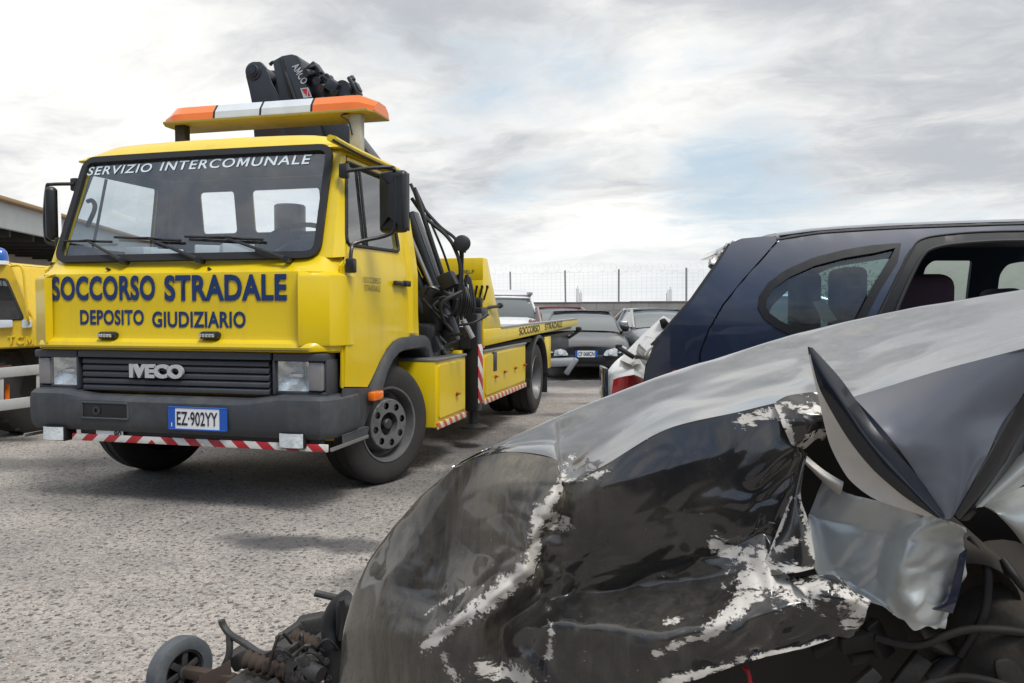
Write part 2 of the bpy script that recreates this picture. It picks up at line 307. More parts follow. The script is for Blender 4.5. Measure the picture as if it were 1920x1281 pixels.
class MB:
    def __init__(s): s.v = []; s.f = []
    def add(s, vs, fs):
        o = len(s.v); s.v += [tuple(p) for p in vs]; s.f += [tuple(i + o for i in f) for f in fs]; return s
    def bm_add(s, bm):
        bm.verts.ensure_lookup_table(); bm.verts.index_update()
        s.add([v.co.copy() for v in bm.verts], [[v.index for v in f.verts] for f in bm.faces]); bm.free(); return s
    def box(s, x0, x1, y0, y1, z0, z1, bev=.006, mx=None, seg=2):
        bm = bmesh.new(); bmesh.ops.create_cube(bm, size=1)
        sx, sy, sz = abs(x1 - x0), abs(y1 - y0), abs(z1 - z0)
        bev = min(bev, .45 * min(sx, sy, sz))
        for v in bm.verts: v.co = Vector(((x0 + x1) / 2 + v.co.x * sx, (y0 + y1) / 2 + v.co.y * sy, (z0 + z1) / 2 + v.co.z * sz))
        if bev > 0: bmesh.ops.bevel(bm, geom=bm.edges[:], offset=bev, segments=seg, affect='EDGES', profile=.5)
        if mx is not None: bmesh.ops.transform(bm, matrix=mx, verts=bm.verts)
        return s.bm_add(bm)
    def obox(s, p0, p1, wx, wz, bev=.006, up=(0, 0, 1)):
        """bar of rectangular section from p0 to p1"""
        p0, p1 = Vector(p0), Vector(p1); d = p1 - p0; L = d.length; yv = d.normalized(); up = Vector(up)
        xv = yv.cross(up)
        if xv.length < 1e-4: xv = yv.cross(Vector((1, 0, 0)))
        xv.normalize(); zv = xv.cross(yv)
        mx = Matrix((xv, yv, zv)).transposed().to_4x4(); mx.translation = p0
        return s.box(-wx / 2, wx / 2, 0, L, -wz / 2, wz / 2, bev, mx)
    def tube(s, pts, r, n=8, caps=True, smooth=0):
        pts = [Vector(p) for p in pts]
        if smooth: pts = spline(pts, smooth)
        rr = r if isinstance(r, (list, tuple)) else [r] * len(pts)
        if len(rr) != len(pts): rr = [rr[0] + (rr[-1] - rr[0]) * i / (len(pts) - 1) for i in range(len(pts))]
        vs = []; fs = []; prev = None
        for i, p in enumerate(pts):
            t = (pts[min(i + 1, len(pts) - 1)] - pts[max(i - 1, 0)])
            t = t.normalized() if t.length > 1e-9 else Vector((0, 0, 1))
            if prev is None:
                u = t.cross(Vector((0, 0, 1)))
                if u.length < .05: u = t.cross(Vector((1, 0, 0)))
            else: u = prev - t * prev.dot(t)
            u.normalize(); prev = u; q = t.cross(u)
            for k in range(n):
                a = 2 * math.pi * k / n; vs.append(p + (u * math.cos(a) + q * math.sin(a)) * rr[i])
        for i in range(len(pts) - 1):
            for k in range(n):
                k2 = (k + 1) % n; fs.append((i * n + k, i * n + k2, (i + 1) * n + k2, (i + 1) * n + k))
        if caps: fs.append(tuple(range(n - 1, -1, -1))); fs.append(tuple((len(pts) - 1) * n + k for k in range(n)))
        return s.add(vs, fs)
    def lathe(s, prof, c, axis, n=48, a0=0, a1=360, ref=None):
        """prof: (along axis, radius)"""
        axis = Vector(axis).normalized(); c = Vector(c)
        u = Vector(ref) if ref else axis.cross(Vector((0, 0, 1)))
        if u.length < .05: u = axis.cross(Vector((1, 0, 0)))
        u.normalize(); q = axis.cross(u); full = abs(a1 - a0) >= 360; m = n if full else n + 1
        vs = []; fs = []
        for h, r in prof:
            for k in range(m):
                a = R(a0 + (a1 - a0) * k / n); vs.append(c + axis * h + (u * math.cos(a) + q * math.sin(a)) * r)
        for i in range(len(prof) - 1):
            for k in range(n):
                k2 = (k + 1) % m; fs.append((i * m + k, i * m + k2, (i + 1) * m + k2, (i + 1) * m + k))
        return s.add(vs, fs)
    def grid(s, rows, close=False):
        n = len(rows[0]); vs = [p for r in rows for p in r]; fs = []
        for i in range(len(rows) - 1):
            for k in range(n if close else n - 1):
                k2 = (k + 1) % n; fs.append((i * n + k, i * n + k2, (i + 1) * n + k2, (i + 1) * n + k))
        return s.add(vs, fs)
    def prism(s, poly, f0, f1, bev=0.0):
        """solid between two copies of a 2-D outline, placed by f0 and f1"""
        n = len(poly); bm = bmesh.new()
        a = [bm.verts.new(f0(*p)) for p in poly]; b = [bm.verts.new(f1(*p)) for p in poly]
        bm.faces.new(a); bm.faces.new(b[::-1])
        for i in range(n): bm.faces.new((a[(i + 1) % n], a[i], b[i], b[(i + 1) % n]))
        bmesh.ops.recalc_face_normals(bm, faces=bm.faces)
        if bev: bmesh.ops.bevel(bm, geom=bm.edges[:], offset=bev, segments=2, affect='EDGES', profile=.5)
        return s.bm_add(bm)
    def panel(s, outer, holes, fn, step=.06):
        """sheet bounded by outer with holes cut out; fn maps (a, b) to a point"""
        pts = []; edges = []
        def loop(pl):
            o = len(pts); m = len(pl)
            for p in pl: pts.append(Vector((p[0], p[1])))
            for i in range(m): edges.append((o + i, o + (i + 1) % m))
        def dense(pl):
            out = []
            for i, p in enumerate(pl):
                q = pl[(i + 1) % len(pl)]; L = math.hypot(q[0] - p[0], q[1] - p[1]); k = max(1, int(L / step + .5))
                out += [(p[0] + (q[0] - p[0]) * j / k, p[1] + (q[1] - p[1]) * j / k) for j in range(k)]
            return out
        O = dense(outer); H = [dense(h) for h in holes]; loop(O)
        for h in H: loop(h)
        def inside(x, y, pl):
            c = False; j = len(pl) - 1
            for i in range(len(pl)):
                if (pl[i][1] > y) != (pl[j][1] > y) and x < (pl[j][0] - pl[i][0]) * (y - pl[i][1]) / (pl[j][1] - pl[i][1]) + pl[i][0]: c = not c
                j = i
            return c
        ok = lambda x, y: inside(x, y, O) and not any(inside(x, y, h) for h in H)
        xs = [p[0] for p in O]; ys = [p[1] for p in O]
        y = min(ys) + step * .5
        while y < max(ys):
            x = min(xs) + step * .5
            while x < max(xs):
                if ok(x, y): pts.append(Vector((x, y)))
                x += step
            y += step
        r = delaunay_2d_cdt(pts, edges, [], 0, 1e-5)
        vs = r[0]; fs = [f for f in r[2] if ok(sum(vs[i].x for i in f) / len(f), sum(vs[i].y for i in f) / len(f))]
        return s.add([fn(v.x, v.y) for v in vs], fs)
    def build(s, name, m, parent=None, smooth=35, thick=0.0, off=0.0, loc=None):
        me = bpy.data.meshes.new(name); me.from_pydata(s.v, [], s.f); me.validate()
        bm = bmesh.new(); bm.from_mesh(me); bmesh.ops.remove_doubles(bm, verts=bm.verts, dist=1e-5)
        bmesh.ops.recalc_face_normals(bm, faces=bm.faces)
        if thick: thicken(bm, thick, off)
        bm.to_mesh(me); bm.free()
        for mm in (m if isinstance(m, (list, tuple)) else [m]): me.materials.append(mm)
        if smooth:
            me.polygons.foreach_set('use_smooth', [True] * len(me.polygons)); me.set_sharp_from_angle(angle=R(smooth))
        o = bpy.data.objects.new(name, me); COL.objects.link(o)
        if parent: o.parent = parent
        if loc: o.location = loc
        return o

def spline(pts, k, ten=1.0):
    pts = [Vector(p) for p in pts]; out = []
    for i in range(len(pts) - 1):
        p0 = pts[max(i - 1, 0)]; p1 = pts[i]; p2 = pts[i + 1]; p3 = pts[min(i + 2, len(pts) - 1)]
        for j in range(k):
            t = j / k
            m1 = (p2 - p0) * .5 * ten; m2 = (p3 - p1) * .5 * ten; t2 = t * t; t3 = t2 * t
            out.append(p1 * (2 * t3 - 3 * t2 + 1) + m1 * (t3 - 2 * t2 + t) + p2 * (3 * t2 - 2 * t3) + m2 * (t3 - t2))
    return out + [pts[-1]]

def round_poly(pl, r, n=5):
    out = []
    for i, p in enumerate(pl):
        p = Vector(p); a = Vector(pl[i - 1]); b = Vector(pl[(i + 1) % len(pl)])
        rr = r[i] if isinstance(r, (list, tuple)) else r
        rr = min(rr, .45 * (a - p).length, .45 * (b - p).length)
        if rr < 1e-4: out.append(tuple(p)); continue
        s = p + (a - p).normalized() * rr; e = p + (b - p).normalized() * rr
        for k in range(n + 1):
            t = k / n; out.append(tuple(s * (1 - t) ** 2 + p * 2 * t * (1 - t) + e * t * t))
    return out

def tag(o, label=None, cat=None, group=None, kind=None):
    if label: o['label'] = label
    if cat: o['category'] = cat
    if group: o['group'] = group
    if kind: o['kind'] = kind
    return o
def thing(name, loc, rz=0.0, label=None, cat=None, group=None):
    o = bpy.data.objects.new(name, None); COL.objects.link(o); o.location = loc; o.rotation_euler = (0, 0, rz); o.empty_display_size = .2
    return tag(o, label, cat, group)
def copy_tree(o, parent=None):
    c = o.copy(); COL.objects.link(c)
    if parent: c.parent = parent
    for ch in list(o.children): copy_tree(ch, c)
    return c

def text(body, name, m, parent, fn, w, h, bold=.02, shear=0.0, depth=0.0, space=1.0):
    """lettering fitted to w x h metres; fn maps (x, y) measured from its lower left corner to a point"""
    cu = bpy.data.curves.new('lettering', 'FONT'); cu.body = body; cu.size = 1; cu.offset = bold; cu.shear = shear; cu.space_character = space
    cu.resolution_u = 4
    if depth: cu.extrude = depth
    t = bpy.data.objects.new('lettering', cu); COL.objects.link(t)
    bpy.context.view_layer.update()
    me = bpy.data.meshes.new_from_object(t.evaluated_get(bpy.context.evaluated_depsgraph_get()))
    bpy.data.objects.remove(t); bpy.data.curves.remove(cu)
    if 'M' in body:      # the font's M fills badly once it is made bolder: draw that letter afresh inside its own bounds
        bm = bmesh.new(); bm.from_mesh(me); bmesh.ops.remove_doubles(bm, verts=bm.verts, dist=1e-6); left = set(bm.verts); isl = []
        while left:
            st = [left.pop()]; grp = []
            while st:
                v = st.pop(); grp.append(v)
                for e in v.link_edges:
                    q = e.other_vert(v)
                    if q in left: left.remove(q); st.append(q)
            isl.append(grp)
        isl.sort(key=lambda gq: min(v.co.x for v in gq)); letters = body.replace(' ', '')
        for i, chh in enumerate(letters):
            if chh != 'M' or len(isl) != len(letters): continue
            gx = [v.co.x for v in isl[i]]; gy = [v.co.y for v in isl[i]]; ax, bx, ay, by = min(gx), max(gx), min(gy), max(gy); ww, hh = bx - ax, by - ay; s = .17 + bold * 1.5
            pl = [(0, 0), (s, 0), (s, .66), (.5, .06), (1 - s, .66), (1 - s, 0), (1, 0), (1, 1), (1 - s * 1.2, 1), (.5, .40), (s * 1.2, 1), (0, 1)]
            sk = shear * hh; zz = sorted(set(round(v.co.z, 5) for v in isl[i]))
            P_ = lambda z: [bm.verts.new((ax + px_ * (ww - sk) + sk * py_, ay + py_ * hh, z)) for px_, py_ in pl]
            bmesh.ops.delete(bm, geom=isl[i], context='VERTS')
            TQ = ((0, 1, 2, 11), (11, 2, 10), (10, 2, 3, 9), (9, 3, 4, 8), (8, 4, 7), (4, 5, 6, 7))
            if len(zz) < 2:
                A_ = P_(zz[0])
                for tq in TQ: bm.faces.new([A_[k] for k in tq])
            else:
                A_, B2 = P_(zz[0]), P_(zz[-1])
                for tq in TQ: bm.faces.new([A_[k] for k in reversed(tq)]); bm.faces.new([B2[k] for k in tq])
                for k in range(12): bm.faces.new((A_[k], A_[(k + 1) % 12], B2[(k + 1) % 12], B2[k]))
        bm.to_mesh(me); bm.free()
    xs = [v.co.x for v in me.vertices]; ys = [v.co.y for v in me.vertices]
    x0, x1, y0, y1 = min(xs), max(xs), min(ys), max(ys)
    for v in me.vertices:
        p = fn((v.co.x - x0) / (x1 - x0) * w, (v.co.y - y0) / (y1 - y0) * h)
        p = Vector(p)
        if depth: p = p + Vector(getattr(fn, 'n', (0, -1, 0))) * v.co.z
        v.co = p
    me.name = name; me.materials.clear(); me.materials.append(m)
    o = bpy.data.objects.new(name, me); COL.objects.link(o); o.parent = parent
    return o
# ------------------------------------------------------------------ ground
def gz(y):
    t = min(1, max(0, (y - 7.0) / 6.0)); return -.14 * t * t * (3 - 2 * t)
STAINS_SHADE = [(-1.08, 3.66, .26, .15, .85), (-1.3, 3.75, .2, .10, .6), (-.74, 3.62, .20, .14, .8), (-.60, 3.15, .16, .2, .5), (-.12, 6.3, .75, 1.5, .62), (-.55, 5.0, .5, .6, .5), (-3.6, 5.55, .9, .28, .55), (-2.4, 4.6, 1.1, .5, .28),  # oil stains, and shade painted on the ground right of the truck
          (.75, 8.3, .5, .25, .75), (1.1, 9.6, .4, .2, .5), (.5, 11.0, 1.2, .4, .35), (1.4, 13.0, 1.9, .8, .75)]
gm = MB(); ys = [-60, -10, 0] + [4 + i * .5 for i in range(24)] + [20, 30, 60, 150, 900]
gm.grid([[(x, y, gz(y)) for x in (-900, -60, -20, -8, 0, 8, 20, 60, 900)] for y in ys])
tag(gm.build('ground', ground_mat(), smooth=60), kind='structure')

# ------------------------------------------------------------------ the yellow recovery truck
TH = math.atan(360 / FPX)
UU = Vector((math.cos(TH), -math.sin(TH), 0)); AA = Vector((math.sin(TH), math.cos(TH), 0)); TO = Vector((-1.92327, 4.26793, 0))
def tf(x, y, v):
    """truck coordinates (u across, v back, w up) of a photo point at v metres behind the bumper"""
    r = ray(x, y); c = Vector((0, 0, EYE)) - TO; t = (v - AA.dot(c)) / AA.dot(r); p = c + r * t
    return (UU.dot(p), v, p.z)
def ts(x, y, u):
    r = ray(x, y); c = Vector((0, 0, EYE)) - TO; t = (u - UU.dot(c)) / UU.dot(r); p = c + r * t
    return (u, AA.dot(p), p.z)
T = thing('recovery_truck', TO, -TH, 'yellow recovery truck with orange light bar, folded black crane and flat bed', 'tow truck')

# --- cab skin
def su(wv): return .98 if wv < 1.38 else .98 - .105 * (wv - 1.38) / .68
cab = MB()
VF = lambda wv: .055 + (0 if wv < 1.33 else 0)
# front skin rows: (w, v, half width of the flat part, chamfer depth)
rows = []
for wv, vf in ((.885, .060), (.895, .030), (.915, .022), (.935, .030), (.955, .056), (.98, .062), (1.15, .064), (1.30, .066), (1.325, .070), (1.335, .085), (1.36, .125), (1.405, .160), (1.415, .175)):
    hw = .86; ch = .12
    r = [(-.975, vf + ch + .04, wv), (-.955, vf + ch - .02, wv), (-hw - .03, vf + .018, wv)] + [(-hw + 2 * hw * k / 16, vf, wv) for k in range(17)] + [(hw + .03, vf + .018, wv), (.955, vf + ch - .02, wv), (.975, vf + ch + .04, wv)]
    rows.append(r)
cab.grid(rows)
# skin behind the grille and down to the bumper
cab.grid([[(-.93, .165, .40), (.93, .165, .40)], [(-.93, .165, .90), (.93, .165, .90)]])
# windscreen frame and front pillars
WB = [(-.865, .165, 1.405), (.865, .165, 1.405)]; WT = [(-.838, .395, 2.055), (.838, .395, 2.055)]
for sg in (-1, 1):
    cab.grid([[(sg * (.80 + .065 * (1 - t)) if False else sg * (.835 - .03 * t), .165 + .23 * t, 1.405 + .65 * t), (sg * (.93 - .055 * t), .185 + .225 * t, 1.405 + .65 * t), (sg * su(1.41 + .65 * t), .235 + .225 * t, 1.41 + .65 * t)] for t in [i / 10 for i in range(11)]])
# roof
rw = []
for i in range(17):
    t = i / 16; v = .375 + .86 * t; row = []
    for k in range(25):
        s = -1 + 2 * k / 24; fx = 1 - abs(s) ** 11; fy = min(1, math.sin(min(1, t / .16) * math.pi / 2)) * (1 if t < .9 else math.sqrt(max(0, 1 - ((t - .9) / .1) ** 2)) * .4 + .6)
        row.append((s * .895, v - .02 * (1 - s * s), 2.045 + .098 * fx * fy + .014 * (1 - s * s) * fy))
    rw.append(row)
cab.grid(rw)
cab.grid([[(-.88, .385, 2.045), (0, .365, 2.045), (.88, .385, 2.045)], [(-.838, .397, 2.07), (0, .38, 2.07), (.838, .397, 2.07)]])
# rear wall with two windows
cab.panel([(-.96, .85), (.96, .85), (.97, 1.4), (.89, 2.05), (.7, 2.13), (-.7, 2.13), (-.89, 2.05), (-.97, 1.4)],
          [round_poly([(-.66, 1.67), (-.37, 1.67), (-.37, 1.965), (-.66, 1.965)], .03), round_poly([(-.235, 1.67), (.30, 1.67), (.30, 1.965), (-.235, 1.965)], .03)],
          lambda a, b: (a, 1.335 - .12 * max(0, (b - 1.2)) , b), .09)
# side frames (pillar, roof strip, rear strip)
FRAME = [(.185, .69), (.185, 1.36), (.235, 1.41), (.46, 2.055), (1.195, 2.06), (1.30, 1.4), (1.355, .94), (1.128, .94), (1.135, 1.4), (1.112, 2.012), (.452, 2.012), (.245, 1.405), (.196, 1.36), (.196, .69)]
for sg in (1, -1): cab.panel(FRAME, [], lambda a, b, sg=sg: (sg * su(b), a, b), .07)
# raised strip behind the door
cab.grid([[(1.0 - .02 * (i == 0) - (.98 - su(b)), v, b) for i, v in enumerate((1.17, 1.19, 1.27, 1.285))] for b in [.96 + .1 * k for k in range(9)]])
CAB = cab.build('cab', M['yellow'], T, 30, thick=.012, off=-1)
# corner air deflectors
for sg in (1, -1):
    d = MB(); out = []
    plan = [(.800, .060), (.812, .018), (.955, .095), (.992, .165), (1.0, .25), (.985, .36)]
    d.grid([[(sg * (u + (.0 if 0 < k < 4 else 0)), v - (.006 if 0 < k < 4 else 0), wv) for (u, v) in plan] for k, wv in enumerate((.925, .94, 1.10, 1.29, 1.305))])
    d.grid([[(sg * u, v, 1.305) for (u, v) in plan], [(sg * (u * .97), v + .04, 1.325) for (u, v) in plan]])
    d.grid([[(sg * u, v, .925) for (u, v) in plan], [(sg * (u * .955), v + .05, .925) for (u, v) in plan]])
    o = d.build('air_deflector', M['yellow'], T, 30)
# doors
ARCH = [(.50, .665), (.565, .71), (.66, .80), (.76, .875), (.86, .918), (.95, .935)]
DOOR = [(.204, .695), (.36, .68)] + ARCH + [(1.118, .94), (1.126, 1.4), (1.103, 2.004), (.458, 2.004), (.253, 1.400), (.204, 1.36)]
WINR = WIN = round_poly([(.275, 1.485), (1.035, 1.500), (1.015, 1.965), (.435, 1.965)], [.05, .04, .04, .03])
WINL = round_poly([(.275, 1.485), (1.085, 1.49), (1.07, 1.985), (.435, 1.985)], [.05, .04, .04, .03])
def grow(pl, d):
    n = len(pl); out = []
    A = sum(pl[i][0] * pl[(i + 1) % n][1] - pl[(i + 1) % n][0] * pl[i][1] for i in range(n)); sg = 1 if A > 0 else -1
    for i in range(n):
        a = Vector(pl[i - 1]); p = Vector(pl[i]); b = Vector(pl[(i + 1) % n])
        t1 = (p - a).normalized(); t2 = (b - p).normalized(); nn = (Vector((t1.y, -t1.x)) + Vector((t2.y, -t2.x)))
        if nn.length < 1e-6: out.append(tuple(p)); continue
        nn.normalize(); out.append(tuple(p + nn * d * sg))
    return out
for sg in (1, -1):
    dm = MB()
    if sg < 0: WIN = WINL
    def bulge(a, b): return .012 * max(0, 1 - ((b - 1.05) / .34) ** 2)
    dm.panel(DOOR, [WIN], lambda a, b: (sg * (su(b) + .002 + bulge(a, b)), a, b), .045)
    DO = dm.build('door', M['yellow'], T, 30, thick=.03, off=-1 )
    sm_ = MB(); ring = grow(WIN, .004); n = len(ring)
    sm_.tube([(sg * (su(b) + .004), a, b) for a, b in ring + ring[:1]], .011, 6, caps=False)
    sm_.tube([(sg * (su(1.965) + .003), .60, 1.968), (sg * (su(1.49) + .003), .545, 1.488)], .010, 6)
    sm_.build('window_seal', M['rubber'], DO)
    gl = MB(); gl.panel(WIN, [], lambda a, b: (sg * (su(b) - .008), a, b), .12); gl.build('side_window', M['doorglass' if sg > 0 else 'sideglass'], DO)
    if sg > 0:
        h = MB(); h.box(.995, 1.02, .86, 1.10, 1.272, 1.302, .008); h.box(1.0, 1.03, 1.0, 1.09, 1.268, 1.307, .008); h.build('door_handle', M['black'], DO)
        f = lambda x, y: (.995, .435 + x, 1.275 + y)
        text('SOCCORSO', 'door_lettering', M['greytext'], DO, f, .245, .034, -.004)
        text('STRADALE', 'door_lettering', M['greytext'], DO, lambda x, y: (.995, .445 + x, 1.228 + y), .225, .034, -.004)
    # drip rail
    dr = MB(); dr.tube([(sg * .93, .09 + .12, 2.052), (sg * .925, .30, 2.05), (sg * .915, .55, 2.047), (sg * .91, 1.15, 2.044), (sg * .905, 1.235, 2.03)], .016, 8, smooth=3)
    dr.tube([(sg * .90, .22, 2.058), (sg * .90, .6, 2.052), (sg * .895, 1.2, 2.05)], .02, 8, smooth=3)
    if sg < 0: dr = MB(); dr.tube([(sg * .90, .55, 2.05), (sg * .895, 1.2, 2.045)], .02, 8)
    dr.build('drip_rail', M['yellow'], T)
    if sg < 0: continue
    ds = MB(); ds.tube([(sg * .936, .19, 2.038), (sg * .93, .30, 2.036), (sg * .918, .60, 2.032), (sg * .913, 1.15, 2.028), (sg * .91, 1.24, 2.014)], .008, 6, smooth=3); ds.build('drip_seal', M['rubber'], T)

# --- windscreen
def wsp(a, b):
    t = b / .69; hw = .868 - .03 * t; return (a, .158 + .232 * t - .025 * (1 - (a / .87) ** 2), 1.402 + .653 * t)
WSO = round_poly([(-.872, -.005), (.872, -.005), (.845, .695), (-.845, .695)], [.10, .10, .09, .09], 7)
WSI = grow(WSO, -.040)
se = MB(); se.panel(WSO, [WSI], lambda a, b: Vector(wsp(a, b)) + Vector((0, -.012, 0)), .05); se.build('windscreen_seal', M['rubber'], T, thick=.022, off=0)
g_ = MB(); g_.panel(grow(WSI, .012), [], wsp, .12); WS = g_.build('windscreen', M['glass'], T)
def on_ws(u0, w0):
    def f(x, y):
        b = (w0 + y - 1.402) / .653 * .69; p = Vector(wsp(u0 + x, b)); return p + Vector((0, -.004, 0))
    return f
q0 = tf(168, 306, .37); q1 = tf(292, 300, .37); q2 = tf(308, 298, .37); q3 = tf(586, 288, .37)
text('SERVIZIO', 'windscreen_lettering', M['lettering'], WS, on_ws(q0[0], 1.945), q1[0] - q0[0], .056, .014, .12, 0, 1.15)
text('INTERCOMUNALE', 'windscreen_lettering', M['lettering'], WS, on_ws(q2[0], 1.948), q3[0] - q2[0], .058, .014, .12, 0, 1.15)
# wipers
for (a, b, c) in (((110, 451), (205, 453), (240, 490)), ((208, 444), (337, 451), (382, 488)), ((343, 443), (490, 449), (545, 487))):
    pa, pb, pc = [tf(*p, .14) for p in (a, b, c)]
    hub = Vector((pc[0], .118, pc[2])); mid = (Vector(pa) + Vector(pb)) / 2
    ln = lambda p: Vector((p[0], wsp(p[0], (p[2] - 1.402) / .653 * .69)[1] - .022, p[2]))
    A_, B_ = ln(pa), ln(pb); Mi = A_.lerp(B_, .55) + Vector((0, -.016, 0))
    wm = MB(); wm.tube([hub + Vector((0, -.02, 0)), hub.lerp(Mi, .3) + Vector((0, -.022, .002)), Mi], [.014, .010, .007], 8)
    wm.tube([hub + Vector((0, .02, -.004)), hub + Vector((0, -.035, .0))], .018, 10)
    wp = wm.build('wiper', M['black'], T)
    bl = MB(); bl.tube([A_, A_.lerp(B_, .5) + Vector((0, -.006, 0)), B_], .008, 6); bl.tube([A_.lerp(B_, .25), Mi + Vector((0, -.004, .006)), A_.lerp(B_, .8)], .006, 6); bl.build('wiper_blade', M['rubber'], wp)
for x in (205, 395): nz = MB(); p = tf(x, 505, .10); nz.tube([(p[0], .11, p[2] - .01), (p[0], .08, p[2] + .004)], .009, 8); nz.build('washer_nozzle', M['black'], T)

# --- lettering on the bonnet
fr = lambda u0, w0: (lambda x, y: (u0 + x, .0595, w0 + y))
for body, px0, py0, px1, py1, bo in (('SOCCORSO', 97, 564, 290, 516, .036), ('STRADALE', 308, 565, 537, 513, .036), ('DEPOSITO', 150, 609, 269, 581, .030), ('GIUDIZIARIO', 285, 614, 460, 584, .030)):
    a = tf(px0, py0, .058); b = tf(px1, py1, .058)
    text(body, 'bonnet_lettering', M['blue'], T, fr(a[0], a[2]), b[0] - a[0], b[2] - a[2], bo, 0, 0, 1.05)
for px in (204, 395):
    a = tf(px, 629, .05); lm = MB(); lm.box(a[0] - .062, a[0] + .062, .022, .07, a[2] - .022, a[2] + .022, .018); lp = lm.build('marker_lamp', M['black'], T)
    ll = MB()
    for k in range(5): ll.box(a[0] - .052 + k * .0195, a[0] - .036 + k * .0195, .016, .03, a[2] - .010, a[2] + .010, .004)
    ll.build('lamp_lens', M['chrome'], lp)

M['reflector'] = mat('lamp reflector', (.86, .88, .88), .22, metal=.75, dirt=.45, dirt_col=(.45, .50, .52), dscale=10, bump=.35, bscale=30)
for pts in ([(-.86, .028, .9), (.86, .028, .9)],): x = MB(); x.tube(pts, .0022, 5); x.build('panel_seam', M['rubber'], T)
# --- grille and headlamps
gr = MB()
for k in range(6):
    z = .655 + .0385 * k; hw = .605
    if k == 5: gr.box(-.625, .625, .045, .11, .845, .886, .008)
    else: gr.prism([(.060, z), (.092, z + .006), (.092, z + .034), (.075, z + .034), (.060, z + .022)], lambda a, b: (-hw, a, b), lambda a, b: (hw, a, b), .003)
GR = gr.build('grille', M['grille'], T)
bk = MB(); bk.box(-.63, .63, .094, .112, .655, .85, 0); bk.build('grille_backing', M['black'], T)
a = tf(245, 708, .05); b = tf(345, 684, .05)
fb = lambda x, y: (a[0] + x, .046, a[2] + y)
text('IVECO', 'grille_badge', M['badge'], GR, fb, b[0] - a[0], b[2] - a[2], .055, 0, .008, 1.0)
for sg in (1, -1):
    hb = MB()
    hb.box(sg * .635, sg * .935, .05, .20, .842, .884, .008); hb.box(sg * .635, sg * .935, .08, .20, .655, .675, .006); hb.box(sg * .630, sg * .645, .055, .2, .66, .85, .004); hb.box(sg * .925, sg * .940, .085, .22, .66, .85, .004)
    HB = hb.build('headlamp_housing', M['grille'], T)
    hl = MB(); x0, x1 = .648, .832
    hl.grid([[(sg * (x0 + (x1 - x0) * i / 12), .13 + .05 * (1 - (2 * i / 12 - 1) ** 2) * (1 - (2 * j / 8 - 1) ** 2) - .045, .678 + .160 * j / 8) for i in range(13)] for j in range(9)])
    hl.box(sg * .70, sg * .785, .10, .115, .752, .768, .004)
    H = hl.build('headlamp', M['reflector'], T)
    ln = MB(); ln.grid([[(sg * (x0 + (x1 - x0) * i / 10), .066 - .012 * (1 - (2 * i / 10 - 1) ** 2), .676 + .164 * j / 6) for i in range(11)] for j in range(7)]); ln.build('lens', M['lens'], H)
    ind = MB(); ind.box(sg * .838, sg * .922, .062, .14, .680, .838, .012); ind.build('indicator', M['indicator'], T)

# --- bumper
bp_ = MB(); path = [(-1.0, .36), (-1.0, .15), (-.985, .07), (-.935, .012), (-.86, 0)] + [(-.7 + .2 * k, 0) for k in range(8)] + [(.86, 0), (.935, .012), (.985, .07), (1.0, .15), (1.0, .36)]
sec = [(.10, .425), (.03, .425), (.016, .44), (.004, .47), (0, .52), (0, .60), (.006, .635), (.03, .655), (.10, .665)]
def bsec(u, v, off, wv):
    k = abs(u); s = 1 if u > 0 else -1
    if v > .1: return (s * (k - off), v, wv)
    if k > .93: return (s * (k - off * .7), v + off * .7, wv)
    return (u, v + off, wv)
bp_.grid([[bsec(u, v, off, wv - (.026 if abs(u) < .62 and wv > .63 else 0)) for (u, v) in path] for off, wv in sec])
BU = bp_.build('bumper', M['grey'], T, 30, thick=.004, off=-1)
a = tf(155, 783, 0); b = tf(240, 757, 0)
sl = MB(); sl.box(a[0], b[0], -.003, .02, a[2], b[2], .004); sl.build('tow_slot_shade', M['blacktext'], BU)  # black block stands in for the shade inside the slot hole
sr = MB()
for (p, q) in (((a[0], a[2]), (b[0], a[2])), ((b[0], a[2]), (b[0], b[2])), ((b[0], b[2]), (a[0], b[2])), ((a[0], b[2]), (a[0], a[2]))): sr.tube([(p[0], -.002, p[1]), (q[0], -.002, q[1])], .007, 6)
sr.build('slot_rim', M['grey'], BU)
hk = MB(); cx = a[0] + .10; hk.lathe([(-.006, .012), (-.006, .026), (-.003, .026), (-.003, .012)], (cx, -.003, (a[2] + b[2]) / 2), (0, 1, 0), 16); hk.build('tow_pin', M['suspension'], BU)
def plate(root, fn, wd, ht, txt, name='licence_plate', small=False):
    """white plate with blue ends and its number; fn(x, y, d) places plate coordinates, d metres proud"""
    m = MB(); m.grid([[fn(0, 0, 0), fn(wd, 0, 0)], [fn(0, ht, 0), fn(wd, ht, 0)]]); P = m.build(name, M['platewhite'], root, 0)
    k = wd * .115
    for x0, x1 in ((0, k), (wd - k, wd)): e = MB(); e.grid([[fn(x0, 0, .002), fn(x1, 0, .002)], [fn(x0, ht, .002), fn(x1, ht, .002)]]); e.build('plate_band', M['plateblue'], P, 0)
    text(txt, 'plate_number', M['blacktext'], P, lambda x, y: fn(wd * .145 + x, ht * .18 + y, .003), wd * .71, ht * .64, .012)
    return P
a = tf(317, 804, -.012); b = tf(424, 767, -.012)
PL = plate(T, lambda x, y, d: (a[0] + x, -.012 - d, a[2] + y), b[0] - a[0], b[2] - a[2], 'EZ\u00b7902YY')
text('I', 'plate_country_letter', M['platewhite'], PL, lambda x, y: (a[0] + .018 + x, -.0165, a[2] + .014 + y), .006, .022, .02)
pr = MB()
W_, H_ = b[0] - a[0], b[2] - a[2]
for p, q in (((0, 0), (W_, 0)), ((W_, 0), (W_, H_)), ((W_, H_), (0, H_)), ((0, H_), (0, 0))): pr.tube([(a[0] + p[0], -.011, a[2] + p[1]), (a[0] + q[0], -.011, a[2] + q[1])], .005, 6)
